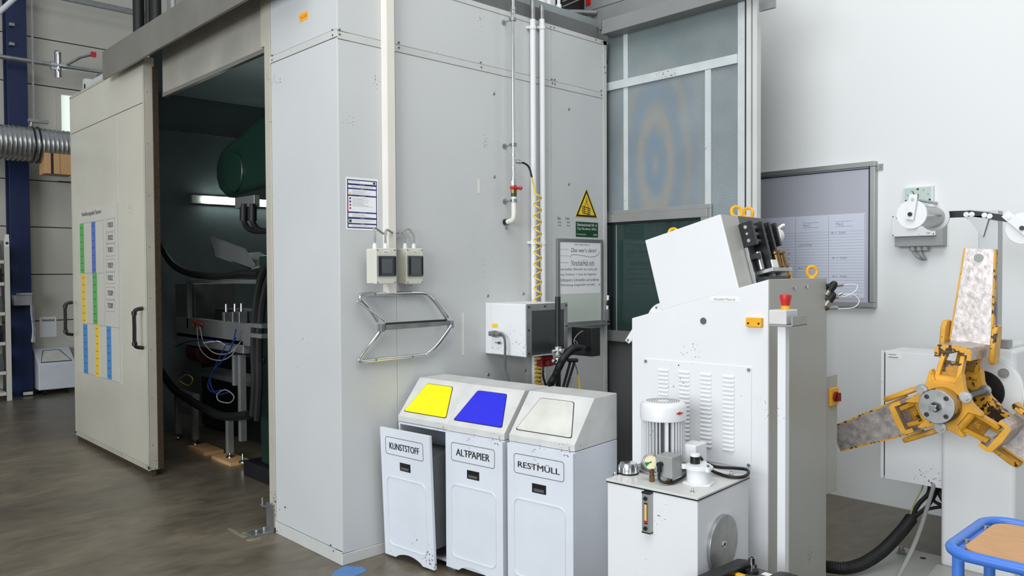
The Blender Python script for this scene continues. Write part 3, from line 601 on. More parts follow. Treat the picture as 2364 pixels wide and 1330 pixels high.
# ---- junction box
t = thing('junction_box', 'large white steel box with grey glossy side panel mounted on booth wall behind the bins', 'junction box', (XF, 3.48, 1.08))
jx, jy0, jy1, jz0, jz1 = -3.368, 3.335, 3.70, 1.078, 1.398
q = MB('white'); q.box((XW, jy0, jz0), (jx, jy1, jz1)); obj('housing', q, t, bevel=.004)
q = MB('whitem'); q.box((XW+.06, jy0-.006, jz0+.004), (jx-.002, jy0, jz1-.004)); obj('front_sheet', q, t, bevel=.003)
q = MB('darkglossy'); q.box((jx, jy0+.045, jz0+.01), (jx+.003, jy1-.03, jz1-.04)); obj('glossy_panel', q, t)
for a, c in (((jx, jy0, jz0), (jx+.005, jy0+.045, jz1)), ((jx, jy0+.045, jz1-.042), (jx+.005, jy1, jz1)), ((jx, jy1-.03, jz0), (jx+.005, jy1, jz1-.042))): q = MB('galv'); q.box(a, c); obj('frame_strip', q, t, bevel=.001)
for p in ((jy0+.02, 1.38), (jy0+.16, 1.38), (jy1-.012, 1.38), (jy0+.02, 1.24), (jy0+.02, 1.1), (jy1-.012, 1.25)): q = MB('ink'); q.cyl((jx+.005, p[0], p[1]), (jx+.008, p[0], p[1]), .006, n=8); obj('screw', q, t)
a_ = on_y(1143, 757, jy0-.006); q = MB('sign_y'); q.box((a_.x-.025, jy0-.0068, a_.z-.0), (a_.x+.025, jy0-.006, a_.z+.026)); obj('warning_label', q, t)
a_ = on_y(1143, 771, jy0-.04); q = MB('galv'); q.cyl((a_.x-.045, jy0-.04, a_.z), (a_.x-.015, jy0-.04, a_.z), .016); q.cyl((a_.x-.015, jy0-.04, a_.z), (a_.x+.005, jy0-.04, a_.z), .021); q.cyl((a_.x+.005, jy0-.04, a_.z), (a_.x+.05, jy0-.04, a_.z), .015); q.box((a_.x-.05, jy0-.05, a_.z-.014), (a_.x-.02, jy0-.004, a_.z+.014)); obj('connector', q, t)
q = MB('dgrey'); q.tube([(a_.x+.05, jy0-.04, a_.z), (a_.x+.08, jy0-.045, a_.z-.01), (a_.x+.1, jy0-.05, a_.z-.05), (a_.x+.1, jy0-.05, a_.z-.2), (a_.x+.13, jy0-.05, .93), (a_.x+.17, jy0-.05, .78)], .0075, 8, 6); solo('cable', q, 'thin dark cable hanging from the junction box connector', 'cable')
q = MB('dgrey'); q.cyl((a_.x-.01, jy0-.03, a_.z-.055), (a_.x+.03, jy0-.03, a_.z-.055), .003); q.cyl((a_.x+.02, jy0-.03, a_.z-.055), (a_.x+.028, jy0-.03, a_.z-.055), .009); obj('latch_pin', q, t)
# ---- pedestal stand behind the bins
sx, sy = -3.2, 3.435
t = thing('camera_stand', 'black tube stand with silver clamps behind the bins', 'stand', (sx, sy, 0))
def sp(x_, y_, X_=sx): return on_x(x_, y_, X_)
q = MB('blackm'); q.cyl((sx, sy, sp(1288, 800).z), (sx, sy, sp(1288, 685).z), .0165, n=20); obj('upper_tube', q, t)
for y0_, y1_ in ((800, 820), (826, 838)): q = MB('chrome'); q.cyl((sx, sy, sp(1288, y1_).z), (sx, sy, sp(1288, y0_).z), .022, n=20); q.cyl((sx-.0, sy-.045, sp(1288, (y0_+y1_)/2).z), (sx, sy+.045, sp(1288, (y0_+y1_)/2).z), .011, n=10); q.cyl((sx, sy, sp(1288, (y0_+y1_)/2).z), (sx+.035, sy, sp(1288, (y0_+y1_)/2).z), .014, n=14); obj('clamp', q, t, bevel=.002)
q = MB('blackm'); q.cyl((sx, sy, 0.02), (sx, sy, sp(1288, 838).z), .016); q.cyl((sx, sy, 0), (sx, sy, .02), .16, n=28); obj('lower_tube', q, t)
q = MB('blackm'); q.tube([sp(1295, 812, sx), sp(1320, 808, sx), sp(1345, 805, sx-.1)], .014, 10, 1); q.box(sp(1310, 820, sx-.03)-Vector((.02, 0, 0)), sp(1345, 805, sx-.03)+Vector((.02, 0, 0))); obj('arm', q, t)
q = MB('black'); a_, c_ = sp(1352, 757, sx-.1), sp(1372, 820, sx-.1); q.box((a_.x-.12, a_.y, c_.z), (a_.x+.05, c_.y, a_.z)); obj('sensor_box', q, t, bevel=.003)
q = MB('ink'); a_, c_ = sp(1332, 757, sx-.22), sp(1352, 812, sx-.22); q.box((a_.x-.01, a_.y, c_.z), (a_.x, c_.y, a_.z)); obj('backplate', q, t)
q = MB('blackm'); q.tube([sp(1318, 830), sp(1300, 895), sp(1295, 960)], .008, 8, 1); q.tube([sp(1328, 830), sp(1308, 895), sp(1300, 960)], .008, 8, 1); q.cyl(sp(1312, 832), sp(1332, 832), .012); obj('strut', q, t)
q = MB('rubber')
hp = [sp(1345, 805, sx-.05), sp(1325, 803, sx), sp(1305, 822, sx+.03), sp(1294, 840, sx+.05), sp(1283, 865, sx+.05), sp(1270, 890, sx+.02), sp(1262, 930, sx), sp(1260, 1000, sx)]
q.tube(hp, lambda s_: .021+.0025*math.sin(s_*420), 12, 30); solo('corrugated_hose', q, 'black corrugated hose draped from the stand behind the bins', 'hose')
for pts, lab in (([sp(1345, 764, sx-.08), sp(1334, 772, sx-.06), sp(1325, 786, sx-.05), sp(1330, 800, sx-.05)], 'upper thin pale wire looping out of the black sensor box'), ([sp(1325, 786, sx-.04), sp(1332, 790, sx-.04), sp(1333, 802, sx-.04)], 'lower short pale wire beside the black sensor box')):
    q = MB('cgrey'); q.tube(pts, .0025, 6, 5); solo('wire', q, lab, 'wire')
q = MB('hose', 'galv'); q.tube([sp(1334, 866), sp(1337, 880), sp(1338, 900), sp(1335, 960)], .006, 8, 5); q.use(1).tube([sp(1326, 838), sp(1331, 850), sp(1334, 866)], .004, 8, 4); solo('air_hose', q, 'short yellow air hose under the black sensor box', 'hose')
q = MB('dred', 'blackm'); q.box(sp(1252, 848, sx-.25), sp(1262, 828, sx-.3)); q.tube([sp(1250, 828, sx-.25), sp(1275, 826, sx-.22)], .018, 8, 1); q.box(sp(1266, 845, sx-.22), sp(1276, 828, sx-.25)); q.use(1).tube([sp(1254, 848, sx-.25), sp(1254, 868, sx-.25), sp(1260, 890, sx-.25)], .008, 8, 4); solo('air_gun', q, 'dark red air gun hanging beside the coiled hose', 'air gun', bevel=.003)

# ================================================================== RECYCLING BINS
BW, BD, BZ, BT = .405, .368, .745, .98
def rrect(x0, x1, z0, z1, r, y, n=5):
    pts = []
    for cx, cz, a0 in ((x1-r, z1-r, 0), (x0+r, z1-r, 90), (x0+r, z0+r, 180), (x1-r, z0+r, 270)):
        for k in range(n+1): a = math.radians(a0+90*k/n); pts.append((cx+r*math.cos(a), y, cz+r*math.sin(a)))
    return pts
def make_bin(word, flapmat, lab, loc, rz, pull=0, tw=.22):
    t = thing('recycling_bin', lab, 'recycling bin', loc, rz, 'row of recycling bins')
    def o(nm, q, par=t, **k): return obj(nm, q, par, local=True, **k)
    w_ = BW-.004; q = MB('bin')
    # body as an open carcass
    q.box((0, .0, .03), (.012, BD, BZ)); q.box((w_-.012, 0, .03), (w_, BD, BZ)); q.box((.012, BD-.01, .03), (w_-.012, BD, BZ)); q.box((0, 0, .03), (w_, BD, .045)); q.box((.012, .0, BZ-.012), (w_-.012, BD, BZ))
    q.box((.0, .02, 0), (.03, BD-.02, .03)); q.box((w_-.03, .02, 0), (w_, BD-.02, .03)); o('body', q, bevel=.002)
    q = MB('binlid'); q.prism([(0, -.004, BZ+.003), (0, -.004, BZ+.035), (0, .163, BT), (0, BD, BT), (0, BD, BZ+.003)], (w_, 0, 0)); o('hood', q, bevel=.003)
    # swing flap on the sloped front
    sl = Vector((0, .167, BT-BZ-.035)); L_ = sl.length; n_ = Vector((0, -sl.z, sl.y)).normalized()
    def S(u, v, h=0): return Vector((u*w_, -.004, BZ+.035))+sl*v+n_*h
    def trap(e, h, q, th):
        pts = [(.075-e, .13-e), (.915+e, .13-e), (.74+e*.6, .86+e), (.235-e*.6, .86+e)]; P = []
        for i, (u, v) in enumerate(pts):
            pu = Vector(pts[i-1]+(0,)); c_ = Vector((u, v, 0)); nu = Vector(pts[(i+1) % 4]+(0,)); a = c_+(pu-c_).normalized()*.045; b_ = c_+(nu-c_).normalized()*.045
            for k in range(5): s_ = k/4; z = a*(1-s_)**2+c_*2*s_*(1-s_)+b_*s_*s_; P.append(S(z.x, z.y, h))
        q.prism(P, n_*th)
    q = MB('ink'); trap(.012, .0002, q, .0012); fr = o('flap_gap', q); q = MB(flapmat); trap(0, .0008, q, .003); o('flap', q, bevel=.001)
    # drawer front
    fz0, fz1 = .022, BZ-.004; R = Matrix.Rotation(math.atan2(pull*.03, .7), 4, 'X'); T = Matrix.Translation((-pull*.004, -.018-pull*.085, fz0-pull*.006)) @ R @ Matrix.Translation((0, 0, -fz0))
    def mb(*m_): q = MB(*m_); q.T = T; return q
    q = mb('bin'); P = [(0, 0, fz1), (0, 0, fz0)]
    for k in range(13): s_ = k/12; P.append((.09+(w_-.18)*s_, 0, fz0+.032*math.sin(PI*s_)**.7 if 0 < s_ < 1 else fz0))
    P += [(w_, 0, fz0), (w_, 0, fz1)]; q.prism(P, (0, .018, 0)); d = o('drawer_front', q, bevel=.0015)
    q = mb('bin'); lo = rrect(.045, w_-.045, .09, .475, .035, -.0012); q.tube(lo, .0035, 6, 1, True); o('embossed_panel', q, d)
    q = mb('ink'); lo = rrect(.045, w_-.052, .6, .695, .014, -.0006); q.tube(lo, .0013, 5, 1, True); o('label_outline', q, d)
    q = mb('ink'); q.text(word, (w_/2-.003, -.0012, .648), X, Z, tw, .036, .022, 'C'); o('lettering', q, d)
    q = mb('black', 'dgrey'); hw = .043; q.box((w_/2-hw, -.0015, .52), (w_/2+hw, -.0002, .565)); q.use(1).box((w_/2-hw+.012, -.004, .527), (w_/2+hw-.012, -.001, .541)); o('handle', q, d, bevel=.001)
    if pull:
        q = MB('dgrey'); q.T = T; q.box((.02, .02, .12), (w_-.02, .24, .62)); o('inner_basket', q)
    return t
make_bin('KUNSTSTOFF', 'flap_y', 'white steel bin marked KUNSTSTOFF with yellow flap, its front pulled open', (-3.692, 2.632, 0), math.radians(5.2), 1, .24)
make_bin('ALTPAPIER', 'flap_b', 'white steel bin marked ALTPAPIER with blue flap, middle of the row', (-3.285, 2.660, 0), math.radians(6.2), 0, .235)
make_bin('RESTMÜLL', 'flap_w', 'white steel bin marked RESTMÜLL with plain pale flap, right end of the row', (-2.867, 2.718, 0), math.radians(6.7), 0, .255)

# ================================================================== HYDRAULIC POWER UNIT
UA = math.radians(4.2); UO = Vector((-1.698, 2.609, 0)); UX = Vector((math.cos(UA), math.sin(UA), 0)); UY = Vector((-math.sin(UA), math.cos(UA), 0))
t = hpu = thing('hydraulic_unit', 'white hydraulic oil tank carrying an upright electric motor, in front of the straightening machine', 'hydraulic unit', UO, UA)
def lo_(P, O=UO, A=UA): d = Vector(P)-O; return Vector((d.dot(Vector((math.cos(A), math.sin(A), 0))), d.dot(Vector((-math.sin(A), math.cos(A), 0))), d.z))
q = MB('whitem'); q.box((-.427, .004, .06), (-.004, .445, .708)); obj('tank', q, t, local=True, bevel=.004)
q = MB('blackm'); q.box((-.43, .001, .706), (-.001, .449, .711)); obj('gasket', q, t, local=True)
q = MB('binlid'); q.box((-.432, 0, .711), (0, .45, .72)); obj('tank_lid', q, t, local=True, bevel=.002)
for x_, y_ in ((-.38, .06), (-.05, .06), (-.38, .4), (-.05, .4)): q = MB('rubber'); q.cyl((x_-.012, y_, .03), (x_+.012, y_, .03), .03, n=18); q.box((x_-.02, y_-.02, .055), (x_+.02, y_+.02, .065)); obj('caster', q, t, local=True)
def top(x_, y_, z_=.72): return on_z(x_, y_, z_)
VD = Vector((_f.x, _f.y, 0)).normalized()
def vh(x_, y_, P): return on_p(x_, y_, P, VD)
P = top(1531, 1085); H = lambda y_: vh(1531, y_, P).z
q = MB('galv'); q.cyl(P, P+Z*.012, .118, n=40); q.cyl(P+Z*.012, P+Z*.03, .098, n=40); mo = obj('motor_flange', q, t, bevel=.002)
zb_, zc_, zt_ = .75, vh(1531, 966, P).z, vh(1531, 925, P).z
q = MB('dgrey'); q.cyl((P.x, P.y, zb_), (P.x, P.y, zc_+.01), .072, n=32); obj('motor_core', q, t); q = MB('whitem')  # core painted dark grey to put shade between the fins
for k in range(40):
    a = 2*PI*k/40; 
    d = Vector((math.cos(a), math.sin(a), 0)); n_ = Vector((-d.y, d.x, 0))
    if k % 10 in (4, 5, 6): q.obx(P+Z*(zb_-P.z), d, n_, Z, (.07, -.007, 0), (.094, .007, zc_-zb_)) if k % 10 == 5 else None
    else: q.obx(P+Z*(zb_-P.z), d, n_, Z, (.07, -.0018, 0), (.096, .0018, zc_-zb_))
mb_ = obj('motor_body', q, t)
q = MB('whitem'); pr_ = [(.1005, 0), (.1005, zt_-zc_-.022), (.094, zt_-zc_-.008), (.078, zt_-zc_)]; q.lathe(pr_, (P.x, P.y, zc_), (0, 0, 1), 8 if False else 36); cw = obj('fan_cowl', q, t, sharp=50)
q = MB('dgrey')
for r_ in (.030, .040, .050, .060, .070):
    n_ = int(r_*420)
    for k in range(n_): a = 2*PI*k/n_; c_ = Vector((P.x+r_*math.cos(a), P.y+r_*math.sin(a), zt_+.0003)); q.cyl(c_, c_+Z*.0006, .0032, n=6)
obj('cowl_grille', q, cw)
A_ = vh(1575, 952, P-VD*.101); q = MB('red'); rr_ = (A_-P); rr_.z = 0; n_ = rr_.normalized(); tt = Z.cross(n_)
A_ = P+n_*.101; A_.z = vh(1574, 952, P-VD*.06).z
q.prism([A_+tt*.006+Z*.008, A_-tt*.02, A_+tt*.006-Z*.008, A_+tt*.004-Z*.003, A_+tt*.02-Z*.003, A_+tt*.02+Z*.003, A_+tt*.004+Z*.003][::-1], n_*.0012); obj('direction_arrow', q, cw)
# terminal box on the motor
T_ = P+_r*.115-VD*.03; T_.z = 0; z0_, z1_ = vh(1592, 1068, T_).z, vh(1592, 1024, T_).z
q = MB('whitem'); q.obx(Vector((T_.x, T_.y, 0)), UX, UY, Z, (-.035, -.03, z0_), (.04, .07, z1_)); obj('terminal_box', q, t, bevel=.005)
# pressure gauge
G = top(1505, 1112); q = MB('bronze'); q.cyl(G, G+Z*.028, .0115, n=6); q.cyl(G+Z*.028, G+Z*.036, .008, n=12); q.cyl(G+Z*.036, G+Z*.055, .0105, n=6); obj('gauge_stem', q, t)
gz = vh(1502, 1067, G); gn = -(VD*.97+Z*-.12).normalized(); q = MB('steel'); q.cyl(gz-gn*.02, gz+gn*.002, .0315, n=32); q.torus(gz+gn*.002, gn, .0305, .0025); ga = obj('pressure_gauge', q, t)
q = MB('creamdial', 'ink', 'mgreen'); q.cyl(gz+gn*.002, gz+gn*.003, .029, n=32); gx = gn.cross(Z).normalized()*-1; gy = gx.cross(gn).normalized()*-1; gy = Z-gn*Z.dot(gn); gy.normalize(); gx = gy.cross(gn)
def gp(a, r_): return gz+gn*.0032+(gx*math.cos(a)+gy*math.sin(a))*r_
q.use(2).prism([gp(0, 0)]+[gp(math.radians(180+k*9), .026) for k in range(6)], gn*.0003)
q.use(1)
for k in range(11): a = math.radians(225-27*k); q.tube([gp(a, .022), gp(a, .027)], .0005, 4, 1)
q.tube([gp(math.radians(200), .02), gp(math.radians(20), .006)], .0007, 4, 1); q.cyl(gp(0, 0), gp(0, 0)+gn*.001, .003, n=10); obj('dial', q, ga)
# chrome filler cap
G = top(1451, 1093); q = MB('chrome'); 
vs_ = []
q.lathe([(.037, .002), (.041, .006), (.041, .034), (.036, .047), (.02, .05), (.0, .05)], G, (0, 0, 1), 28)
for k in range(9): a = 2*PI*k/9; c_ = G+Vector((math.cos(a)*.0405, math.sin(a)*.0405, 0)); q.cyl(c_+Z*.008, c_+Z*.033, .006, n=8)
q2 = q; fc = obj('filler_cap', q2, t); q = MB('rubber'); q.cyl(G, G+Z*.004, .044, n=28); obj('cap_seal', q, t)
# pressure switch box with plug
G = top(1546, 1117); q = MB('bronze'); q.cyl(G, G+Z*.012, .016, n=6); q.cyl(G+Z*.012, G+Z*.03, .011, n=12); obj('brass_fitting', q, t)
q = MB('greyp'); q.obx(G, UX, UY, Z, (-.05, -.028, .028), (.028, .055, .118)); sb = obj('switch_box', q, t, bevel=.005)
q = MB('black'); c_ = G+UX*-.022+UY*-.03+Z*.083; q.cyl(c_, c_-UY*.02, .011, n=12); q.cyl(c_-UY*.014+Z*.008, c_-UY*.014-Z*.03, .0095, n=12); obj('plug', q, t)
q = MB('rubber'); q.tube([c_-UY*.014-Z*.02, c_-UY*.014-Z*.06, top(1545, 1118)+Z*.012-UY*.03, top(1565, 1116)+Z*.012-UY*.02, top(1585, 1105)+Z*.02, top(1590, 1080)+Z*.02], .0058, 8, 6); obj('cord', q, t)
# return filter
G = top(1613, 1116); q = MB('white'); q.cyl(G, G+Z*.008, .066, n=6); q.cyl(G+Z*.008, G+Z*.062, .049, n=32); q.cyl(G+Z*.062, G+Z*.072, .058, n=32); q.cyl(G+Z*.072, G+Z*.078, .05, n=32)
for k in range(3): a = math.radians(100+120*k); d = Vector((math.cos(a), math.sin(a), 0)); q.cyl(G+d*.06+Z*.06, G+d*.06+Z*.08, .0105, n=10)
fl = obj('return_filter', q, t, bevel=.0015)
for k in range(3): 
    a = math.radians(100+120*k); d = Vector((math.cos(a), math.sin(a), 0)); q = MB('chrome'); q.cyl(G+d*.06+Z*.08, G+d*.06+Z*.09, .006, n=6); obj('bolt', q, fl)
q = MB('black'); c_ = G+Z*.09-_r*.01+VD*.02; q.cyl(c_-Z*.012, c_+Z*.018, .0205, n=24); gg = obj('clogging_gauge', q, fl); q = MB('label'); q.cyl(c_+Z*.018, c_+Z*.027, .02, n=24); obj('gauge_top', q, gg)
for (x_, y_) in ((1420, 1098), (1599, 1136), (1688, 1097)): G = top(x_, y_); q = MB('chrome'); q.cyl(G, G+Z*.003, .012, n=16); q.cyl(G+Z*.003, G+Z*.009, .0085, n=6); q.sph(G+Z*.011, .006, 8); obj('bolt', q, t)
# black cable loop to the machine
def tz(x_, y_, z_): return on_z(x_, y_, z_)
q = MB('rubber'); q.tube([tz(1612, 1052, .80), tz(1630, 1068, .78), tz(1655, 1078, .765), tz(1695, 1081, .745), tz(1722, 1084, .735), tz(1728, 1092, .733), tz(1715, 1101, .731), tz(1685, 1101, .729), tz(1655, 1092, .73), tz(1640, 1085, .735)], .0068, 8, 6); obj('motor_cable', q, t)
# sight glass
def fu(x_, y_): p = on_p(x_, y_, UO, UY); return lo_(p)
a_, c_ = fu(1488, 1225), fu(1506, 1138)
q = MB('alu'); q.box((a_.x, -.02, a_.z), (c_.x, 0.004, c_.z)); sg = obj('sight_glass', q, t, local=True, bevel=.002)
xm = (a_.x+c_.x)/2
q = MB('black'); q.box((a_.x-.001, -.021, c_.z-.004), (c_.x+.001, .0035, c_.z+.003)); obj('end_cap', q, sg, local=True); q = MB('black'); q.box((a_.x-.001, -.021, a_.z-.003), (c_.x+.001, .0035, a_.z+.002)); obj('end_cap', q, sg, local=True)
for z_ in (c_.z-.022, a_.z+.018): q = MB('blackm'); q.cyl((xm, -.027, z_), (xm, -.02, z_), .009, n=6); obj('bolt', q, sg, local=True)
q = MB('blackm', 'amber', 'red', 'ink'); q.box((xm-.008, -.0205, a_.z+.035), (xm+.008, -.02, c_.z-.04)); q.use(1).box((xm-.0055, -.0215, a_.z+.04), (xm+.0055, -.0205, c_.z-.046)); q.use(2).box((xm-.0055, -.0217, a_.z+.04), (xm+.0055, -.0213, a_.z+.05)); q.use(3)
for k in range(14): q.box((xm+.001, -.0219, a_.z+.055+k*.0048), (xm+.0055, -.0215, a_.z+.0558+k*.0048))
obj('scale', q, sg, local=True)
# round inspection cover
C_ = lo_(on_p(1666, 1255, UO, UX)); q = MB('steel'); q.cyl((-.005, C_.y, C_.z), (.012, C_.y, C_.z), .118, n=64); cv = obj('inspection_cover', q, t, local=True, bevel=.002)
q = MB('blackm', 'chrome'); q.use(1).cyl((.012, C_.y, C_.z), (.014, C_.y, C_.z), .014, n=24); q.use(0).cyl((.014, C_.y, C_.z), (.0145, C_.y, C_.z), .0085, n=6); obj('centre_bolt', q, cv, local=True)

# black plastic case beside the tank
cx0 = -1.655; t = thing('tool_case', 'black plastic tool case with raised side ridges beside the oil tank', 'tool case', (-1.52, 2.68, 0), math.radians(-3))
q = MB('blackm'); q.box((-.13, -.3, .0), (.13, .19, .41)); obj('body', q, t, local=True, bevel=.02, seg=3)
for s_, x_ in ((0, -.135), (1, .045)):
    q = MB('black'); q.prism([(x_, -.3, .40), (x_, .12, .40), (x_, .19, .41), (x_, .17, .435), (x_, .12, .45), (x_, -.3, .45)], (.07 if s_ else .06, 0, 0)); obj('ridge', q, t, local=True, bevel=.012, seg=3)
q = MB('dgrey'); q.box((-.07, -.2, .41), (.04, .17, .416)); obj('recessed_lid', q, t, local=True, bevel=.003)
q = MB('label'); q.box((-.025, .12, .416), (.02, .15, .417)); obj('label', q, t, local=True)
c_ = on_z(1736, 1322, .417)
q = MB('rubber', 'chrome'); q.cyl(c_, c_+Z*.012, .026, n=24); q.use(1).cyl(c_+Z*.012, c_+Z*.035, .009, n=16); q.cyl(c_+Z*.035, c_+Z*.06, .0135, n=20); q.use(0).cyl(c_+Z*.06, c_+Z*.0605, .009, n=12); solo('socket', q, 'chrome socket bit standing on the black tool case', 'socket')
c_ = on_z(1712, 1333, .417); q = MB('ring'); q.box(c_-Vector((.03, .012, 0)), c_+Vector((.012, .012, .012))); solo('yellow_clip', q, 'small yellow clip lying on the black tool case', 'clip', bevel=.004)

# ================================================================== STRAIGHTENING MACHINE
MA = math.radians(3.977); MO = Vector((-1.715, 3.186, 0)); MX = Vector((math.cos(MA), math.sin(MA), 0)); MY = Vector((-math.sin(MA), math.cos(MA), 0))
t = mac = thing('straightening_machine', 'large white strip straightening machine with sloped top and louvred front panel', 'machine', MO, MA)
def ml(P): return lo_(P, MO, MA)
def mf(x_, y_, off=0): return ml(on_p(x_, y_, MO-MY*off, MY))
def mside(x_, y_, off=0): return ml(on_p(x_, y_, MO+MX*off, MX))
MD = .67
q = MB('whitem'); q.prism([(-.709, 0, .0), (-.003, 0, .0), (-.003, 0, 1.5555), (-.709, 0, 1.361)], (0, MD, 0)); obj('body', q, t, local=True, bevel=.004)
mside_m = mat('shaded_side_paint', (172, 173, 168), .38, var=.03, chips=.15); M['side'] = mside_m  # grey side paint, darkened further to carry the side faces' shade
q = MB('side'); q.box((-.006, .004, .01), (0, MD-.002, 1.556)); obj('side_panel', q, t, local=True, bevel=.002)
a_, c_ = mf(1489, 1080), mf(1735, 849); pz0, pz1 = .717, 1.166
q = MB('whitem'); q.box((-.632, -.004, pz0), (-.078, 0, pz1))
for xx_ in (1533, 1581, 1631, 1683):
    lx = mf(xx_, 950).x
    for k in range(17 if xx_ < 1600 else 18):
        z_ = 1.125-k*.0195-(0.0 if xx_ > 1600 else -.002); q.poly([(lx-.03, -.0045, z_), (lx+.03, -.0045, z_), (lx+.03, -.0045, z_-.013), (lx-.03, -.0045, z_-.013), (lx-.025, -.012, z_-.011), (lx+.025, -.012, z_-.011)], [(0, 1, 5, 4), (0, 4, 3), (1, 2, 5), (3, 4, 5, 2)])
pn = obj('louvre_panel', q, t, local=True, sharp=25)
for z_, x_ in ((pz1-.012, -.625), (pz1-.012, -.09), (pz0+.012, -.09), (pz0+.012, -.625)): q = MB('galv'); q.cyl((x_, -.008, z_), (x_, -.004, z_), .008, n=12); obj('screw', q, pn, local=True)
q = MB('ink'); p = mf(1568, 843); q.cyl((p.x, -.006, p.z), (p.x, -.004, p.z), .003, n=8); obj('screw', q, pn, local=True)
q = MB('dgrey'); p = mf(1624, 741); q.cyl((p.x, -.004, p.z), (p.x, .0, p.z), .0155, n=24); obj('rubber_plug', q, t, local=True, bevel=.001)
a_, c_ = mf(1724, 754, .01), mf(1760, 734, .01); q = MB('ring'); q.box((a_.x, -.022, a_.z), (c_.x, 0, c_.z)); yp = obj('safety_switch', q, t, local=True, bevel=.003)
for x_ in (a_.x+.012, c_.x-.012): q = MB('ink'); q.cyl((x_, -.0235, a_.z+.016), (x_, -.022, a_.z+.016), .005, n=10); obj('screw', q, yp, local=True)
a_, c_ = mf(1639, 696), mf(1707, 686); q = MB('label', 'inkg'); q.box((a_.x, -.001, a_.z), (c_.x, 0, c_.z)); q.use(1).text('Aktuelles Material', ((a_.x+c_.x)/2, -.0014, (a_.z+c_.z)/2), X, Z, .105, .011, align='C'); obj('label', q, t, local=True)
for x_ in (1833, 1861): p = mside(x_, 664 if x_ < 1850 else 661); q = MB('chrome'); q.cyl((0, p.y, p.z), (.008, p.y, p.z), .009, n=6); obj('bolt', q, t, local=True)
# eyebolt prototype (ring + collar); axis given
def eyebolt(c, axis, par=mac):
    e = MB('ring'); e.torus((0, 0, .034), (0, 1, 0), .0265, .0085, 28, 10); e.cyl((0, 0, -.004), (0, 0, .01), .018, .014); o_ = obj('eyebolt', e, par, local=True)
    o_.location = ml(c); o_.rotation_euler = (0, 0, 0); return o_
# ---- tilted head
TH = math.radians(15); E1 = MX*math.cos(TH)+Z*math.sin(TH); E2 = -MX*math.sin(TH)+Z*math.cos(TH); E3 = MY
H2 = on_p(1662.7, 494.3, MO, MY)-MY*.0; HW, HH, HDp = .415, .35, .475
q = MB('whitem'); q.obx(H2, E1, E2, E3, (-HW, -HH-.0, 0), (0, 0, HDp)); hd = obj('head_housing', q, t, bevel=.003)
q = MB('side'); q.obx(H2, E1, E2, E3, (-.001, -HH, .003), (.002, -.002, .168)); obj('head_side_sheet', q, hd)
q = MB('dgrey'); q.obx(H2, E1, E2, E3, (-.001, -HH, .168), (.004, -.002, HDp)); dk = obj('head_end_plate', q, hd)
def blk(nm, mt, a, c, bv=.002, par=None): q = MB(mt); q.obx(H2, E1, E2, E3, a, c); return obj(nm, q, par or hd, bevel=bv)
def hp_(a): return H2+E1*a[0]+E2*a[1]+E3*a[2]
ga_ = blk('bearing_block', 'blackm', (.004, -.16, .145), (.07, -.045, .163))
for e2_ in (-.068, -.1, -.133): q = MB('steel'); q.cyl(hp_((.037, e2_, .139)), hp_((.037, e2_, .145)), .0085 if e2_ != -.1 else .006, n=12); obj('bolt', q, ga_)
blk('bearing_block', 'blackm', (.004, -.16, .40), (.07, -.045, .42))
for e2_ in (-.068, -.1, -.133): q = MB('steel'); q.cyl(hp_((.04, e2_, .163)), hp_((.04, e2_, .40)), .0095, n=16); obj('guide_rod', q, hd)
blk('arm', 'blackm', (.01, -.275, .245), (.072, -.045, .265)); blk('arm', 'blackm', (.01, -.24, .325), (.072, -.045, .345))
q = MB('white'); q.cyl(hp_((.037, -.1, .42)), hp_((.037, -.1, .47)), .042, .036, n=28); q.cyl(hp_((.037, -.1, .47)), hp_((.037, -.1, .482)), .026, n=20); q.tube([hp_((.05, -.075, .45)), hp_((.075, -.06, .462)), hp_((.085, -.06, .47))], .007, 8, 4); obj('hand_knob', q, hd)
br = blk('roller_bracket', 'steel', (.0, -.292, .21), (.085, -.272, .43), .003); blk('clamp_plate', 'white', (.073, -.29, .235), (.08, -.235, .295), .001, br)
for d_ in (.25, .275): q = MB('ink'); q.cyl(hp_((.0795, -.28, d_)), hp_((.082, -.28, d_)), .005, n=10); obj('screw', q, br)
for d_ in (.325, .385):
    q = MB('bronze'); q.lathe([(.025, 0), (.025, .008), (.017, .012), (.017, .062), (.025, .067), (.025, .074), (.0, .074)], hp_((.066, -.27, d_)), E2, 24)
    q.cyl(hp_((.062, -.2, d_)), hp_((.062, -.185, d_)), .008, n=6); obj('guide_roller', q, br)
q = MB('steel'); q.cyl(hp_((.03, -.27, .218)), hp_((.03, -.185, .218)), .014, n=20); obj('guide_roller', q, br, label='slim polished steel guide roller')
blk('slide_rail', 'steel', (.004, -.335, .145), (.02, -.16, .155), .001); blk('rail_clamp', 'blackm', (.004, -.222, .15), (.05, -.195, .2))
blk('support_leg', 'galv', (.02, -.335, .3), (.04, -.292, .33), .001); blk('base_block', 'blackm', (.004, -.345, .16), (.06, -.31, .46), .002)
q = MB('yellow'); q.obx(H2, E1, E2, E3, (.05, -.33, .44), (.062, -.29, .46)); obj('stop_bracket', q, hd, bevel=.001)
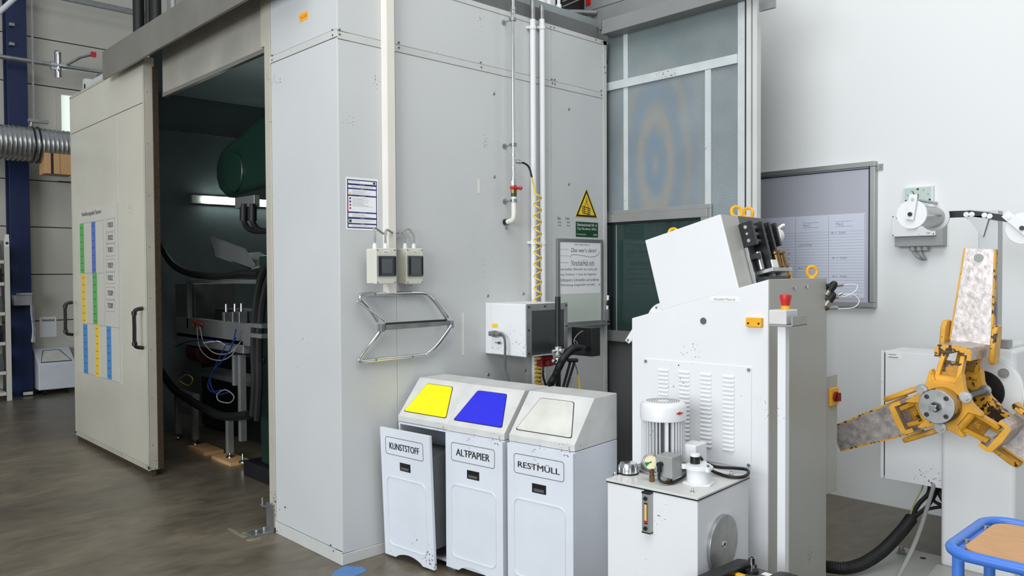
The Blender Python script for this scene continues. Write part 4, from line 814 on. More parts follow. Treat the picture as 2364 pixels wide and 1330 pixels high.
# eyebolts on the head and body
def eye(P, up, rz, par):
    q = MB('ring'); q.T = Matrix.Translation(P) @ up.to_track_quat('Z', 'Y').to_matrix().to_4x4() @ Matrix.Rotation(rz, 4, 'Z')
    q.torus((0, 0, .033), (1, 0, 0), .0255, .0078, 28, 10); q.cyl((0, 0, -.003), (0, 0, .011), .017, .013); return obj('eyebolt', q, par)
eye(hp_((-.03, 0, .235)), E2, math.radians(52), hd); eye(hp_((-.03, 0, .36)), E2, math.radians(-10), hd); eye(hp_((-.385, 0, .235)), E2, math.radians(52), hd)
p = on_p(1874, 644, MO-MX*.05, MX); p.z = 1.554; eye(p, Z, math.radians(-38), mac)
# flange behind upper left
q = MB('white'); c_ = mf(1538, 745, -.08); q.cyl((c_.x, .06, c_.z), (c_.x, .08, c_.z), .1, n=48); fgl = obj('roll_flange', q, t, local=True, bevel=.002)
for a in range(0, 360, 30): q = MB('galv'); a_ = math.radians(a); q.cyl((c_.x+.085*math.cos(a_), .056, c_.z+.085*math.sin(a_)), (c_.x+.085*math.cos(a_), .06, c_.z+.085*math.sin(a_)), .006, n=8); obj('bolt', q, fgl, local=True)
q = MB('white', 'galv'); p = mf(1462, 760, -.1); q.prism([(p.x, .1, p.z+.01), (p.x-.05, .1, p.z-.06), (p.x-.028, .1, p.z-.075), (p.x+.02, .1, p.z-.03)], (0, .012, 0)); q.use(1).cyl((p.x-.032, .096, p.z-.058), (p.x-.032, .1, p.z-.058), .007, n=8); obj('side_lug', q, t, local=True)
# base flange of machine
q = MB('whitem'); q.box((-.72, -.0, 0), (.012, MD, .012)); obj('base_plate', q, t, local=True)
# ---- emergency stop post
pb = Vector((on_y(1804, 752, 3.1).x, 3.10, 0)); t = thing('emergency_stop_post', 'slim white post with red emergency-stop button beside the machine', 'emergency stop', pb, MA)
q = MB('whitem'); q.box((-.018, 0, 0), (.018, .04, 1.365)); q.box((-.018, .04, 0), (-.012, .075, 1.365)); obj('post', q, t, local=True, bevel=.003)
q = MB('greyp'); q.box((-.05, -.02, 1.362), (.056, .13, 1.368)); q.box((.05, -.02, 1.362), (.056, .13, 1.405)); obj('bracket', q, t, local=True, bevel=.001)
q = MB('binlid'); q.box((-.048, -.02, 1.368), (.03, .1, 1.43)); eb = obj('switch_box', q, t, local=True, bevel=.006)
q = MB('ring'); q.cyl((-.0, .04, 1.43), (0, .04, 1.446), .0185, n=24); obj('collar', q, eb, local=True)
q = MB('red'); q.lathe([(.017, 1.446), (.021, 1.465), (.0255, 1.485), (.024, 1.492), (.0, 1.494)], (0, .04, 0), (0, 0, 1), 28); obj('stop_button', q, eb, local=True)
# ---- switch cabinet behind the machine
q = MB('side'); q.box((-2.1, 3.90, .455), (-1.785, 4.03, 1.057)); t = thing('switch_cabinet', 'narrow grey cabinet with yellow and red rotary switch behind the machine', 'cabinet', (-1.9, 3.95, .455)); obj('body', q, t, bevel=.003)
p = on_x(1922, 915, -1.785); q = MB('ring'); q.box((-1.785, p.y-.045, p.z-.045), (-1.772, p.y+.045, p.z+.045)); sw = obj('switch_plate', q, t, bevel=.003); q = MB('dred'); q.cyl((-1.772, p.y, p.z), (-1.76, p.y, p.z), .026, n=24); q.box((-1.76, p.y-.007, p.z-.022), (-1.742, p.y+.007, p.z+.022)); obj('rotary_knob', q, sw, bevel=.003)
# ---- pneumatic fittings on the back edge
t = thing('pneumatic_fittings', 'cluster of brass and chrome air fittings with black elbows on the machine back corner', 'fittings', MO+MY*(MD+.01)+Z*1.42)
def pf(x_, y_, o=0): return on_p(x_, y_, MO+MY*(.66)+MX*o, VD)
for nm, mt, a, c, r_ in (('brass_fitting', 'bronze', (1895, 688), (1912, 688), .013), ('brass_fitting', 'bronze', (1897, 711), (1910, 711), .013), ('chrome_coupling', 'chrome', (1912, 688), (1933, 686), .011), ('chrome_coupling', 'chrome', (1912, 711), (1931, 711), .010), ('chrome_coupling', 'chrome', (1925, 660), (1944, 658), .010), ('chrome_coupling', 'chrome', (1934, 682), (1943, 678), .007),
                         ('sleeve', 'steel', (1907, 682), (1914, 672), .015), ('sleeve', 'steel', (1905, 707), (1913, 695), .015), ('black_elbow', 'rubber', (1914, 672), (1925, 657), .02), ('black_elbow', 'rubber', (1913, 695), (1922, 682), .02), ('black_elbow', 'rubber', (1908, 662), (1922, 660), .014)):
    q = MB(mt); q.cyl(pf(*a), pf(*c), r_, n=14); q.sph(pf(*c), r_*.95, 10); obj(nm, q, t)
for pts, lab in (([(1944, 658), (1965, 656), (1979, 659), (1976, 670), (1962, 680), (1945, 686)], 'upper thin clear air tube looping out of the fittings'), ([(1945, 680), (1970, 680), (1983, 692), (1980, 703), (1966, 711), (1932, 713)], 'lower thin clear air tube looping out of the fittings')):
    q = MB('label'); q.tube([pf(*p) for p in pts], .0022, 6, 6); solo('air_tube', q, lab, 'tube')
# thin spiral wire in front of the display board
q = MB('inkg'); pts = []
for k in range(6*10+1): a = 2*PI*k/10; c_ = on_p(1816, 575+k*1.15, MO+MY*.6, VD); pts.append(c_+_r*(.014*math.cos(a))+VD*(.014*math.sin(a)))
q.tube(pts, .0014, 5, 2); solo('spiral_wire', q, 'thin coiled wire hanging behind the straightening head', 'wire')

# ================================================================== DECOILER
t = dec = thing('decoiler', 'white decoiler column with yellow three-armed expanding mandrel', 'decoiler', (-1.25, 4.5, 0))
cx_, cxr, cy_ = -1.443, -1.10, 4.50
q = MB('white'); q.box((cx_, cy_, .02), (cxr, 5.0, 1.195)); obj('column', q, t, bevel=.025, seg=4)
q = MB('white'); q.box((cx_+.02, cy_+.02, 1.195), (cxr-.03, 4.97, 1.21)); cl = obj('column_cover', q, t, bevel=.003)
q = MB('galv'); p = on_z(2312, 803, 1.21); q.box((p.x-.03, p.y-.03, 1.21), (p.x+.04, p.y+.03, 1.25)); obj('lifting_lug', q, t, bevel=.003)
q = MB('side'); q.box((-1.76, 4.02, 0), (-.6, 4.68, .018)); obj('base_plate', q, t, bevel=.002)
q = MB('side'); q.prism([(cx_+.0, 4.46, .018), (cx_+.06, 3.9, .018), (-1.0, 3.9, .018), (-1.0, 4.46, .018)], (0, 0, .03)); obj('foot', q, t, bevel=.003)
p = on_z(2081, 1278, .018); q = MB('galv'); q.cyl(p, p+Z*.004, .03, n=24); q.cyl(p+Z*.004, p+Z*.024, .021, n=6); q.cyl(p+Z*.024, p+Z*.04, .012, n=14); obj('anchor_bolt', q, t, bevel=.001)
p = on_z(2131, 1289, .018); q = MB('ink'); q.cyl(p, p+Z*.0008, .016, n=20); obj('anchor_hole', q, t)
AX, AZ = -1.242, .98
def ax(y, a=0, r=0): return Vector((AX+math.cos(a)*r, y, AZ+math.sin(a)*r))
# bearing flange
q = MB('white'); q.cyl(ax(4.5), ax(4.47), .185, n=56); q.cyl(ax(4.47), ax(4.462), .178, n=56); fg = obj('bearing_flange', q, t, bevel=.002)
for a in range(45, 405, 90): q = MB('galv'); a_ = math.radians(a); q.cyl(ax(4.462, a_, .14), ax(4.45, a_, .14), .024, n=20); q.cyl(ax(4.45, a_, .14), ax(4.445, a_, .14), .011, n=6); obj('bolt', q, fg)
q = MB('blackm'); q.cyl(ax(4.462), ax(4.45), .105, n=40); q.cyl(ax(4.45), ax(4.44), .09, n=40); obj('shaft_seal', q, fg)
# mandrel: shaft, front disc, drum
q = MB('dkyel'); q.cyl(ax(4.45), ax(3.86), .052, n=32); q.cyl(ax(3.99), ax(3.83), .08, n=40); mn = obj('mandrel_drum', q, t, bevel=.003)
q = MB('steel'); q.cyl(ax(3.83), ax(3.815), .076, n=48); fd = obj('front_disc', q, mn, bevel=.002)
for a in (35, 125, 215, 305): q = MB('blackm'); a_ = math.radians(a+10); q.torus(ax(3.8145, a_, .057), (0, 1, 0), .0085, .0022, 16, 6); q.cyl(ax(3.815, a_, .057), ax(3.813, a_, .057), .006, n=6); obj('socket_screw', q, mn)
q = MB('blackm', 'chrome'); q.cyl(ax(3.815), ax(3.79), .023, n=6); q.use(1).box(ax(3.79)-Vector((.013, .03, .013)), ax(3.79)+Vector((.013, 0, .013))); obj('drive_square', q, mn, bevel=.002)
angs = [math.radians(a) for a in (85.9, 205.6, -35.0)]
# spiders
def spider(y0, y1, nm):
    q = MB('yellow'); P = []
    for a in angs:
        for da, r in ((-.74, .118), (-.46, .158), (-.38, .165), (-.37, .108), (.37, .108), (.38, .165), (.46, .158), (.74, .118)): P.append(ax(y0, a+da, r))
    # hexagonal plate with cut-outs for the links
    ordr = sorted(P, key=lambda p: math.atan2(p.z-AZ, p.x-AX)); q.prism(ordr, (0, y1-y0, 0)); s_ = obj(nm, q, mn, bevel=.004)
    for a in angs:
        a_ = a+math.radians(60)
        q = MB('steel'); q.cyl(ax(y0, a_, .105), ax(y0-.01, a_, .105), .026, n=20); q.cyl(ax(y0-.01, a_, .105), ax(y0-.024, a_, .105), .016, n=6); obj('nut', q, s_)
    return s_
spider(3.90, 3.945, 'front_spider'); spider(4.18, 4.22, 'rear_spider')
for a in angs: a_ = a+math.radians(60); q = MB('blackm'); q.cyl(ax(3.93, a_, .105), ax(4.2, a_, .105), .016, n=14); obj('tie_rod', q, mn)
# arms: each a part with links, shoe and keeper
for i, a in enumerate(angs):
    er = Vector((math.cos(a), 0, math.sin(a))); et = Vector((math.sin(a), 0, -math.cos(a))); ey = Y   # radial, tangential, axial
    def A(r, tt, y): return Vector((AX, 0, AZ))+er*r+et*tt+ey*y
    ys0, ys1 = 3.975, 4.27; hw = .078
    # C-shaped shoe
    prof = [(.245, -hw), (.262, -hw+.012), (.268, 0), (.262, hw-.012), (.245, hw), (.205, hw), (.205, hw-.018), (.238, hw-.018), (.238, -hw+.018), (.205, -hw+.018), (.205, -hw)]
    q = MB('worn'); q.prism([A(r, tt, ys0+.004) for r, tt in prof], ey*(ys1-ys0-.004)); sh = obj('coil_shoe', q, t, bevel=.002)
    q = MB('yellow'); q.prism([A(r-.0005, tt*.99, ys0) for r, tt in prof], ey*.0045); obj('painted_end', q, sh)
    # links (front and rear), channel-section castings
    for y0, dy in ((3.925, .07), (4.185, .045)):
        for s_ in (-1, 1):
            q = MB('yellow'); q.prism([A(.095, s_*.056, y0-.014), A(.095, s_*.036, y0-.014), A(.222, s_*.03, y0+dy-.014), A(.222, s_*.05, y0+dy-.014)], ey*.048); obj('link_rail', q, sh, bevel=.004)
        q = MB('dkyel'); q.prism([A(.1, -.038, y0+.012), A(.1, .038, y0+.012), A(.19, .032, y0+dy*.8+.012), A(.19, -.032, y0+dy*.8+.012)], ey*.014); lk = obj('link_web', q, sh, bevel=.002)
        q = MB('yellow'); q.cyl(A(.105, -.056, y0+.01), A(.105, .056, y0+.01), .024, n=18); obj('pivot', q, sh, bevel=.003)
        if y0 < 4: q = MB('ring'); q.text('34FIS', A(.138, 0, y0+dy*.38+.0095), er if i == 0 else er, et*-1 if i == 0 else et*-1, .05, .02, align='C'); obj('cast_lettering', q, sh)
    # keeper plate: tapered radial bar at the shoe's rear
    yk = 4.215; w0, w1 = .087, .061; r0, r1 = .262, .715
    q = MB('worn'); q.prism([A(r0, -w0, yk), A(r0, w0, yk), A(r1, w1, yk+.02), A(r1, -w1, yk+.02)], ey*.004); kp = obj('keeper_plate', q, t, bevel=.001)
    for s_ in (-1, 1):
        q = MB('yellow'); q.prism([A(r0, s_*w0, yk+.001), A(r0, s_*(w0+.008), yk+.001), A(r1, s_*(w1+.008), yk+.021), A(r1, s_*w1, yk+.021)], ey*.035); obj('keeper_flange', q, kp)
        q = MB('yellow'); hy = yk-.04
        q.prism([A(.175, s_*(w0+.009), hy), A(.2, s_*(w0+.009), hy-.015), A(.33, s_*(w0+.009), hy-.01), A(.36, s_*(w0+.009), hy+.01), A(.36, s_*(w0+.009), hy+.075), A(.175, s_*(w0+.009), hy+.075)], et*(s_*.026)); obj('cheek', q, kp, bevel=.008)
    q = MB('greyp'); q.cyl(A(.67, 0, yk+.0175), A(.67, 0, yk+.0165), .021, n=28); obj('locking_hole', q, kp)
# ---- roller arm on the column
pr0 = on_y(2285, 800, 4.66)
q = MB('alu'); q.box((pr0.x-.045, 4.62, 1.195), (pr0.x+.045, 4.70, on_y(2285, 488, 4.66).z)); po = obj('roller_post', q, t, bevel=.002)
q = MB('alu'); a_, c_ = on_y(2232, 500, 4.61), on_y(2275, 548, 4.61); q.prism([(a_.x, 4.60, a_.z), (c_.x+.02, 4.60, a_.z), (c_.x-.01, 4.60, c_.z)], (0, .012, 0)); obj('gusset', q, po)
def ra(x_, y_, Y_=4.6): return on_y(x_, y_, Y_)
arc = [(2130, 503), (2165, 497), (2200, 494), (2240, 493), (2280, 497), (2320, 504), (2350, 512), (2380, 522)]
up_ = [ra(x_, y_-7) for x_, y_ in arc]; dn_ = [ra(x_, y_+8) for x_, y_ in arc]
q = MB('blackm'); q.prism(up_+dn_[::-1], (0, .03, 0)); ba = obj('curved_arm', q, t, bevel=.002)
q = MB('alu'); q.prism([ra(x_, y_) for x_, y_ in ((2233, 485), (2296, 489), (2296, 511), (2232, 505))], (0, -.004, 0)); 
q2 = MB('alu'); q2.prism([ra(x_, y_, 4.635) for x_, y_ in ((2233, 484), (2298, 488), (2298, 512), (2232, 506))], (0, .005, 0)); obj('clamp_plate', q2, ba); q.bm.free()
for x_, y_ in ((2231, 495), (2244, 495), (2273, 497), (2285, 499)): q = MB('chrome'); p = ra(x_, y_); q.cyl(p, p-Y*.004, .0135, n=20); q.cyl(p-Y*.004, p-Y*.012, .009, n=6); obj('bolt', q, ba)
def spool(xf, yf, up, sgn):
    # wide plastic roller with two flanges, axis along the mandrel
    c0, P1 = ra(xf, yf, 4.22), None
    c1 = Vector((c0.x, 4.56, c0.z)); s_ = MB('white')
    for f0 in (c0, c1-Y*.014): q = MB('white'); q.cyl(f0, f0+Y*.014, .073, n=48); rl = obj('roller_flange', q, t, bevel=.002)
    q = MB('steel'); q.cyl(c0+Y*.014, c1-Y*.014, .053, n=40); obj('roller', q, t)
    return c0, c1
c0, c1 = spool(2104, 495, 1, 1)
d_ = Vector((.018, 0, .12)).normalized(); n_ = Vector((d_.z, 0, -d_.x))
q = MB('white'); o_ = c0-Y*.012; q.obx(o_, n_, Y, d_, (-.02, -.004, -.028), (.02, .004, .1)); ln = obj('roller_bracket', q, t, bevel=.002)
q = MB('blackm'); q.cyl(o_-Y*.004, o_-Y*.012, .0105, n=20); obj('axle_bolt', q, ln); q = MB('steel'); q.cyl(o_+d_*.075-Y*.004, o_+d_*.075-Y*.008, .008, n=6); obj('bolt', q, ln)
q = MB('steel'); q.cyl(o_+d_*.075, o_+d_*.075+Y*.34, .0075, n=12); obj('spacer_rod', q, ln)
c0, c1 = spool(2362, 527, 1, 1); d_ = Vector((-.085, 0, .085)).normalized(); n_ = Vector((d_.z, 0, -d_.x)); o_ = c0-Y*.012
q = MB('white'); q.obx(o_, n_, Y, d_, (-.02, -.004, -.03), (.02, .004, .1)); ln = obj('roller_bracket', q, t, bevel=.002); q = MB('blackm'); q.cyl(o_-Y*.004, o_-Y*.012, .0105, n=20); obj('axle_bolt', q, ln)
q = MB('steel'); q.cyl(o_+d_*.075-Y*.004, o_+d_*.075-Y*.008, .008, n=6); obj('bolt', q, ln)
# ---- control cabinet beside the column
t = thing('control_cabinet', 'white control cabinet with closed door behind the yellow mandrel', 'cabinet', (-1.63, 4.8, .40))
q = MB('white'); q.box((-1.80, 4.655, .402), (-1.446, 4.95, 1.13)); obj('housing', q, t, bevel=.004)
q = MB('whitem'); q.box((-1.806, 4.638, .40), (-1.787, 4.655, 1.132)); obj('edge_strip', q, t, bevel=.004)
q = MB('whitem'); q.box((-1.781, 4.638, .402), (-1.446, 4.655, 1.13)); cd_ = obj('door', q, t, bevel=.003)
q = MB('ink'); q.box((-1.788, 4.645, .42), (-1.780, 4.656, 1.12)); obj('hinge_gap', q, t)
q = MB('label', 'inkg'); q.box((-1.765, 4.637, 1.09), (-1.69, 4.638, 1.122)); q.use(1).box((-1.762, 4.6365, 1.096), (-1.71, 4.637, 1.101)); q.box((-1.762, 4.6365, 1.112), (-1.72, 4.637, 1.116)); obj('label', q, cd_)
p = on_y(2131, 1124, 4.8); q = MB('white'); q.cyl((p.x, 4.8, .402), (p.x, 4.8, .38), .022, n=20); q.sph((p.x, 4.8, .38), .022, 12, (1, 1, .5)); obj('blind_plug', q, t)
# cables below the cabinet
def cb(x_, y_, Y_): return on_y(x_, y_, Y_)
q = MB('rubber'); q.tube([cb(1905, 1308, 3.98), cb(1950, 1312, 4.03), cb(1990, 1302, 4.12), cb(2030, 1278, 4.24), cb(2060, 1250, 4.34), cb(2085, 1222, 4.44), cb(2104, 1197, 4.52)], lambda s_: .031+.002*math.sin(s_*330), 16, 26); solo('corrugated_conduit', q, 'thick black corrugated conduit from the floor up to the control cabinet cables', 'conduit')
hc = cb(2102, 1199, 4.53)
for pts, mt, r_, lab in (([(2102, 1200, 4.53), (2120, 1165, 4.6), (2143, 1140, 4.66), (2147, 1118, 4.7)], 'rubber', .012, 'leftmost black cable rising from the conduit to the cabinet'),
                     ([(2106, 1195, 4.53), (2140, 1170, 4.6), (2165, 1130, 4.7), (2168, 1112, 4.75)], 'rubber', .011, 'middle black cable crossing behind the grey cable'),
                     ([(2108, 1200, 4.53), (2130, 1180, 4.58), (2160, 1172, 4.62), (2185, 1170, 4.66)], 'rubber', .009, 'black cable bending right from the conduit behind the column'),
                     ([(2152, 1120, 4.72), (2155, 1155, 4.7), (2185, 1170, 4.7)], 'rubber', .009, 'black cable curving from cabinet down behind the column'),
                     ([(2160, 1110, 4.74), (2172, 1140, 4.72), (2185, 1165, 4.72)], 'rubber', .018, 'thick black cable at the right below the cabinet'),
                     ([(2100, 1195, 4.53), (2112, 1160, 4.58), (2128, 1130, 4.66), (2132, 1112, 4.72)], 'earth', .004, 'thin green and yellow earth wire at the cabinet underside'),
                     ([(2156, 1112, 4.66), (2152, 1135, 4.6), (2138, 1180, 4.5), (2125, 1220, 4.4), (2105, 1270, 4.25), (2080, 1320, 4.12), (2068, 1340, 4.06)], 'cgrey', .0105, 'long grey cable running from the cabinet across the base plate')):
    q = MB(mt); q.tube([cb(*p) for p in pts], r_, 10, 6); solo('cable', q, lab, 'cable', 'cables below the control cabinet')
# ---- device box and clock on the white wall
yb = YB-.001
a_, c_ = on_y(2065, 570, 5.42), on_y(2177, 510, 5.42)
t = thing('wall_device', 'white and grey electrical device box with two hooked cables on the white wall', 'device box', (a_.x+.1, yb, a_.z))
q = MB('greyp'); q.box((a_.x, 5.42, a_.z), (c_.x, yb, c_.z+.02)); obj('housing', q, t, bevel=.004)
a2, c2 = on_y(2058, 547, 5.39), on_y(2159, 492, 5.39)
q = MB('whitem'); q.box((a2.x, 5.39, a2.z), (c2.x, 5.42, c2.z)); fp = obj('front_plate', q, t, bevel=.003)
q = MB('ink'); 
for p in ((a2.x+.01, a2.z+.01), (c2.x-.01, a2.z+.01), (a2.x+.01, c2.z-.01)): q.cyl((p[0], 5.3885, p[1]), (p[0], 5.39, p[1]), .004, n=8)
q.text('ifa', (a2.x+.03, 5.3893, c2.z-.025), X, Z, .03, .014); q.text('re', (c2.x-.05, 5.3893, a2.z+.012), X, Z, .02, .009); obj('printing', q, fp)
p = on_y(2107, 520, 5.38); q = MB('black'); q.box((p.x-.03, 5.365, p.z-.012), (p.x+.03, 5.39, p.z+.018)); obj('slider', q, fp, bevel=.003)
for x_ in (2107, 2122, 2136): p = on_y(x_, 571, 5.45); q = MB('cgrey'); q.cyl((p.x, 5.45, a_.z), (p.x, 5.45, a_.z-.028), .02, n=16); obj('cable_gland', q, t, bevel=.002)
for x_, dx in ((2108, 20), (2123, 12)):
    q = MB('cgrey'); q.tube([on_y(x_-1, 572, 5.45), on_y(x_+2, 584, 5.45), on_y(x_+dx*.6, 594, 5.45), on_y(x_+dx, 598, 5.47), on_y(x_+dx+1, 597, 5.499)], .009, 10, 6); obj('hooked_cable', q, t)
a_, c_ = on_y(2087, 478, yb-.02), on_y(2155, 429, yb-.02)
t = thing('wall_clock', 'square pale green clock hanging on the white wall above the device box', 'clock', ((a_.x+c_.x)/2, yb, 1.93))
z1 = c_.z+.003; x0, x1 = a_.x-.002, c_.x; z0 = z1-(x1-x0)
q = MB('white'); q.box((x0, yb-.03, z0), (x1, yb, z1)); obj('case', q, t, bevel=.004)
q = MB('dial'); q.box((x0+.008, yb-.0315, z0+.008), (x1-.008, yb-.03, z1-.008)); obj('dial', q, t)
q = MB('ink'); mx_, mz_ = (x0+x1)/2, (z0+z1)/2; hw_ = (x1-x0)*.42
for k in range(12):
    a = PI/6*k; s_ = .006 if k % 3 == 0 else .0025; px_, pz2 = mx_+math.sin(a)*hw_*.95, mz_+math.cos(a)*hw_*.95; q.box((px_-s_, yb-.0325, pz2-s_), (px_+s_, yb-.0315, pz2+s_))
obj('hour_marks', q, t)
q = MB('bronze'); q.tube([(mx_, yb-.036, mz_), (mx_-.03, yb-.036, mz_+.06)], .003, 6, 1); q.tube([(mx_, yb-.04, mz_), (mx_+.004, yb-.04, mz_+.04)], .004, 6, 1); q.cyl((mx_, yb-.031, mz_), (mx_, yb-.042, mz_), .006, n=12); obj('hands', q, t)
# ---- large framed display board
t = thing('display_board', 'large aluminium-framed display board with printed charts behind the straightening machine', 'display board', (-2.6, yb, 1.336))
x0, x1, z0, z1 = -3.05, -2.165, 1.335, 2.325
q = MB('boardgrey'); q.box((x0+.01, yb-.03, z0+.01), (x1-.01, yb, z1-.01)); obj('cover_sheet', q, t)
for a, c in (((x0, yb-.05, z1-.035), (x1, yb, z1)), ((x0, yb-.05, z0), (x1, yb, z0+.035)), ((x1-.035, yb-.05, z0+.035), (x1, yb, z1-.035)), ((x0, yb-.05, z0+.035), (x0+.035, yb, z1-.035))): q = MB('alu'); q.box(a, c); fb = obj('frame_bar', q, t, bevel=.004)
q = MB('blackm'); q.box((x1-.048, yb-.032, z0+.035), (x1-.04, yb-.03, z1-.035)); q.box((x0, yb-.032, z1-.048), (x1-.04, yb-.03, z1-.042)); obj('seal', q, t)
q = MB('galv'); q.box((x1, yb-.012, z1-.06), (x1+.035, yb, z1-.02)); q.cyl((x1+.02, yb-.02, z1-.04), (x1+.02, yb-.012, z1-.04), .008, n=8); obj('corner_lug', q, t)
q = MB('boardpaper'); q.box((-2.99, yb-.032, 1.40), (-2.235, yb-.03, 1.98)); ch = obj('chart', q, t)
q = MB('inkg'); yy = yb-.0325
for k in range(22): z_ = 1.86-k*.02; q.box((-2.97, yy, z_), (-2.245, yy+.0004, z_+.0012))
for x_ in (-2.985, -2.735, -2.49, -2.24): q.box((x_, yy, 1.40), (x_+.0015, yy+.0004, 1.97))
for x_ in (-2.93, -2.68, -2.44):
    q.box((x_, yy, 1.93), (x_+.12, yy+.0004, 1.932)); q.box((x_, yy, 1.895), (x_+.12, yy+.0004, 1.897)); q.box((x_+.05, yy, 1.897), (x_+.052, yy+.0004, 1.93)); q.text('Plan', (x_+.005, yy, 1.905), X, Z, .04, .016)
for (x_, z_) in ((-2.47, 1.845), (-2.71, 1.765), (-2.46, 1.67), (-2.71, 1.60), (-2.46, 1.54), (-2.38, 1.405)): q.text(random.choice(('8 + 250', 'K1 700', 'LW 5700')), (x_, yy, z_), X, Z, .1, .013)
obj('printed_lines', q, ch)
# ================================================================== BLUE TROLLEY
zt = .86; t = thing('trolley', 'blue tubular steel trolley with light wooden top in the right foreground', 'trolley', (-.4, 2.42, 0))
tx0, tx1, ty0, ty1 = -.708, .1, 2.235, 2.62; rr = .07
def rr_(x0, x1, y0, y1, r, z, n=6): return [(p[0], p[2], z) for p in rrect(x0, x1, y0, y1, r, 0, n)]
q = MB('tblue'); q.tube(rr_(tx0, tx1, ty0, ty1, rr, zt), .0145, 14, 1, True); obj('top_rail', q, t)
q = MB('wood'); q.prism(rr_(tx0+.03, tx1-.03, ty0+.03, ty1-.03, .05, zt-.006), (0, 0, .012)); obj('wooden_top', q, t, bevel=.002)
q = MB('tblue'); q.box((tx0+.006, ty0+.06, zt-.01), (tx0+.034, ty1-.06, zt-.002)); q.box((tx0+.03, ty0+.012, zt-.02), (tx1-.03, ty0+.034, zt-.012)); obj('support_ledge', q, t)
for y_ in (ty0+.12, ty1-.1): q = MB('galv'); q.cyl((tx0+.02, y_, zt-.004), (tx0+.02, y_, zt+.001), .011, n=20); q.cyl((tx0+.02, y_, zt+.001), (tx0+.02, y_, zt+.006), .007, n=10); obj('rivet', q, t)
for x_, y_ in ((tx0+.028, ty0+.025), (tx0+.028, ty1-.09), (tx1-.03, ty0+.03), (tx1-.03, ty1-.03)):
    q = MB('tblue'); q.cyl((x_, y_, .1), (x_, y_, zt-.008), .0145, n=16); lg = obj('leg', q, t); q = MB('rubber'); q.cyl((x_-.012, y_, .05), (x_+.012, y_, .05), .05, n=20); q.box((x_-.016, y_-.012, .05), (x_+.016, y_+.012, .1)); obj('caster', q, lg)

# ================================================================== INSIDE THE BOOTH
# wall lamp
a_ = on_x(443, 459, -8.14); yl = a_.y; zl = a_.z; t = thing('wall_lamp', 'glowing tubular wall lamp inside the dark booth', 'lamp', (-8.19, yl+.6, zl))
q = MB('beige'); q.box((-8.199, yl, zl-.045), (-8.15, yl+1.25, zl+.045)); obj('housing', q, t, bevel=.008)
q = MB('lamp'); q.box((-8.15, yl+.12, zl-.033), (-8.11, yl+1.15, zl+.033)); obj('tube', q, t, bevel=.01)
q = MB('greyp'); q.cyl((-8.15, yl+.07, zl), (-8.12, yl+.07, zl), .034, n=20); q.cyl((-8.15, yl+1.2, zl), (-8.12, yl+1.2, zl), .034, n=20); 
t = thing('stamping_press', 'dark green stamping press with rounded crown inside the booth', 'press', (-5.8, 3.4, 0))
def pp(x_, y_, Y_=2.9): return on_y(x_, y_, Y_)
pr = [pp(520, 456), pp(503, 440), pp(496, 412), pp(496, 380), pp(505, 350), pp(520, 333), pp(545, 314), pp(612, 258), pp(760, 120), pp(900, 60), pp(900, 365), pp(615, 428)]
q = MB('green'); q.prism(pr, (0, 1.1, 0)); obj('crown', q, t, bevel=.05, seg=4)
c_ = pp(522, 400, 2.88); q = MB('green'); q.cyl(c_+Vector((.12, -.0, 0)), c_+Vector((.12, .1, 0)), .17, n=40); obj('end_cover', q, t, bevel=.02)
a_, c_ = pp(602, 1085, 2.8), pp(602, 590, 2.8); q = MB('green'); q.box((a_.x, 2.8, .12), (-4.75, 3.8, c_.z)); q.box((a_.x+.15, 3.0, c_.z), (-4.75, 3.7, 2.4)); q.box((a_.x-.05, 2.78, .9), (a_.x+.1, 3.0, .95)); obj('frame', q, t, bevel=.02)
q = MB('blackm'); q.box((a_.x-.2, 2.75, 0), (-4.75, 3.9, .12)); obj('bed', q, t, bevel=.01)
q = MB('alu'); q.obx(pp(548, 470, 2.86), X, Y, Z, (-.05, 0, -.04), (.3, .05, .05)); obj('hose_bracket', q, t, bevel=.004)
for x_ in (563, 583):
    q = MB('rubber'); q.tube([pp(x_, 470, 2.84), pp(x_, 500, 2.84), pp(x_+3, 518, 2.84), pp(x_+14, 530, 2.84), pp(x_+32, 534, 2.84), pp(x_+60, 534, 2.84)], .022, 10, 5); q.cyl(pp(x_, 478, 2.84), pp(x_, 510, 2.84), .032, n=14); obj('hydraulic_hose', q, t)
# deflector chute
t = thing('scrap_chute', 'grey sheet-metal scrap chute inside the booth above the feed frame', 'chute', pp(520, 620))
q = MB('dgrey'); q.prism([pp(483, 545, 2.84), pp(560, 574, 2.84), pp(583, 612, 2.84), pp(580, 622, 2.84), pp(497, 592, 2.84), pp(494, 575, 2.84)], (.02, .015, 0)); obj('front_sheet', q, t)
q = MB('galv'); q.prism([pp(497, 592, 2.84), pp(580, 622, 2.84), pp(640, 608, 2.95), pp(600, 585, 3.1)], (0, 0, .012)); obj('floor_sheet', q, t)
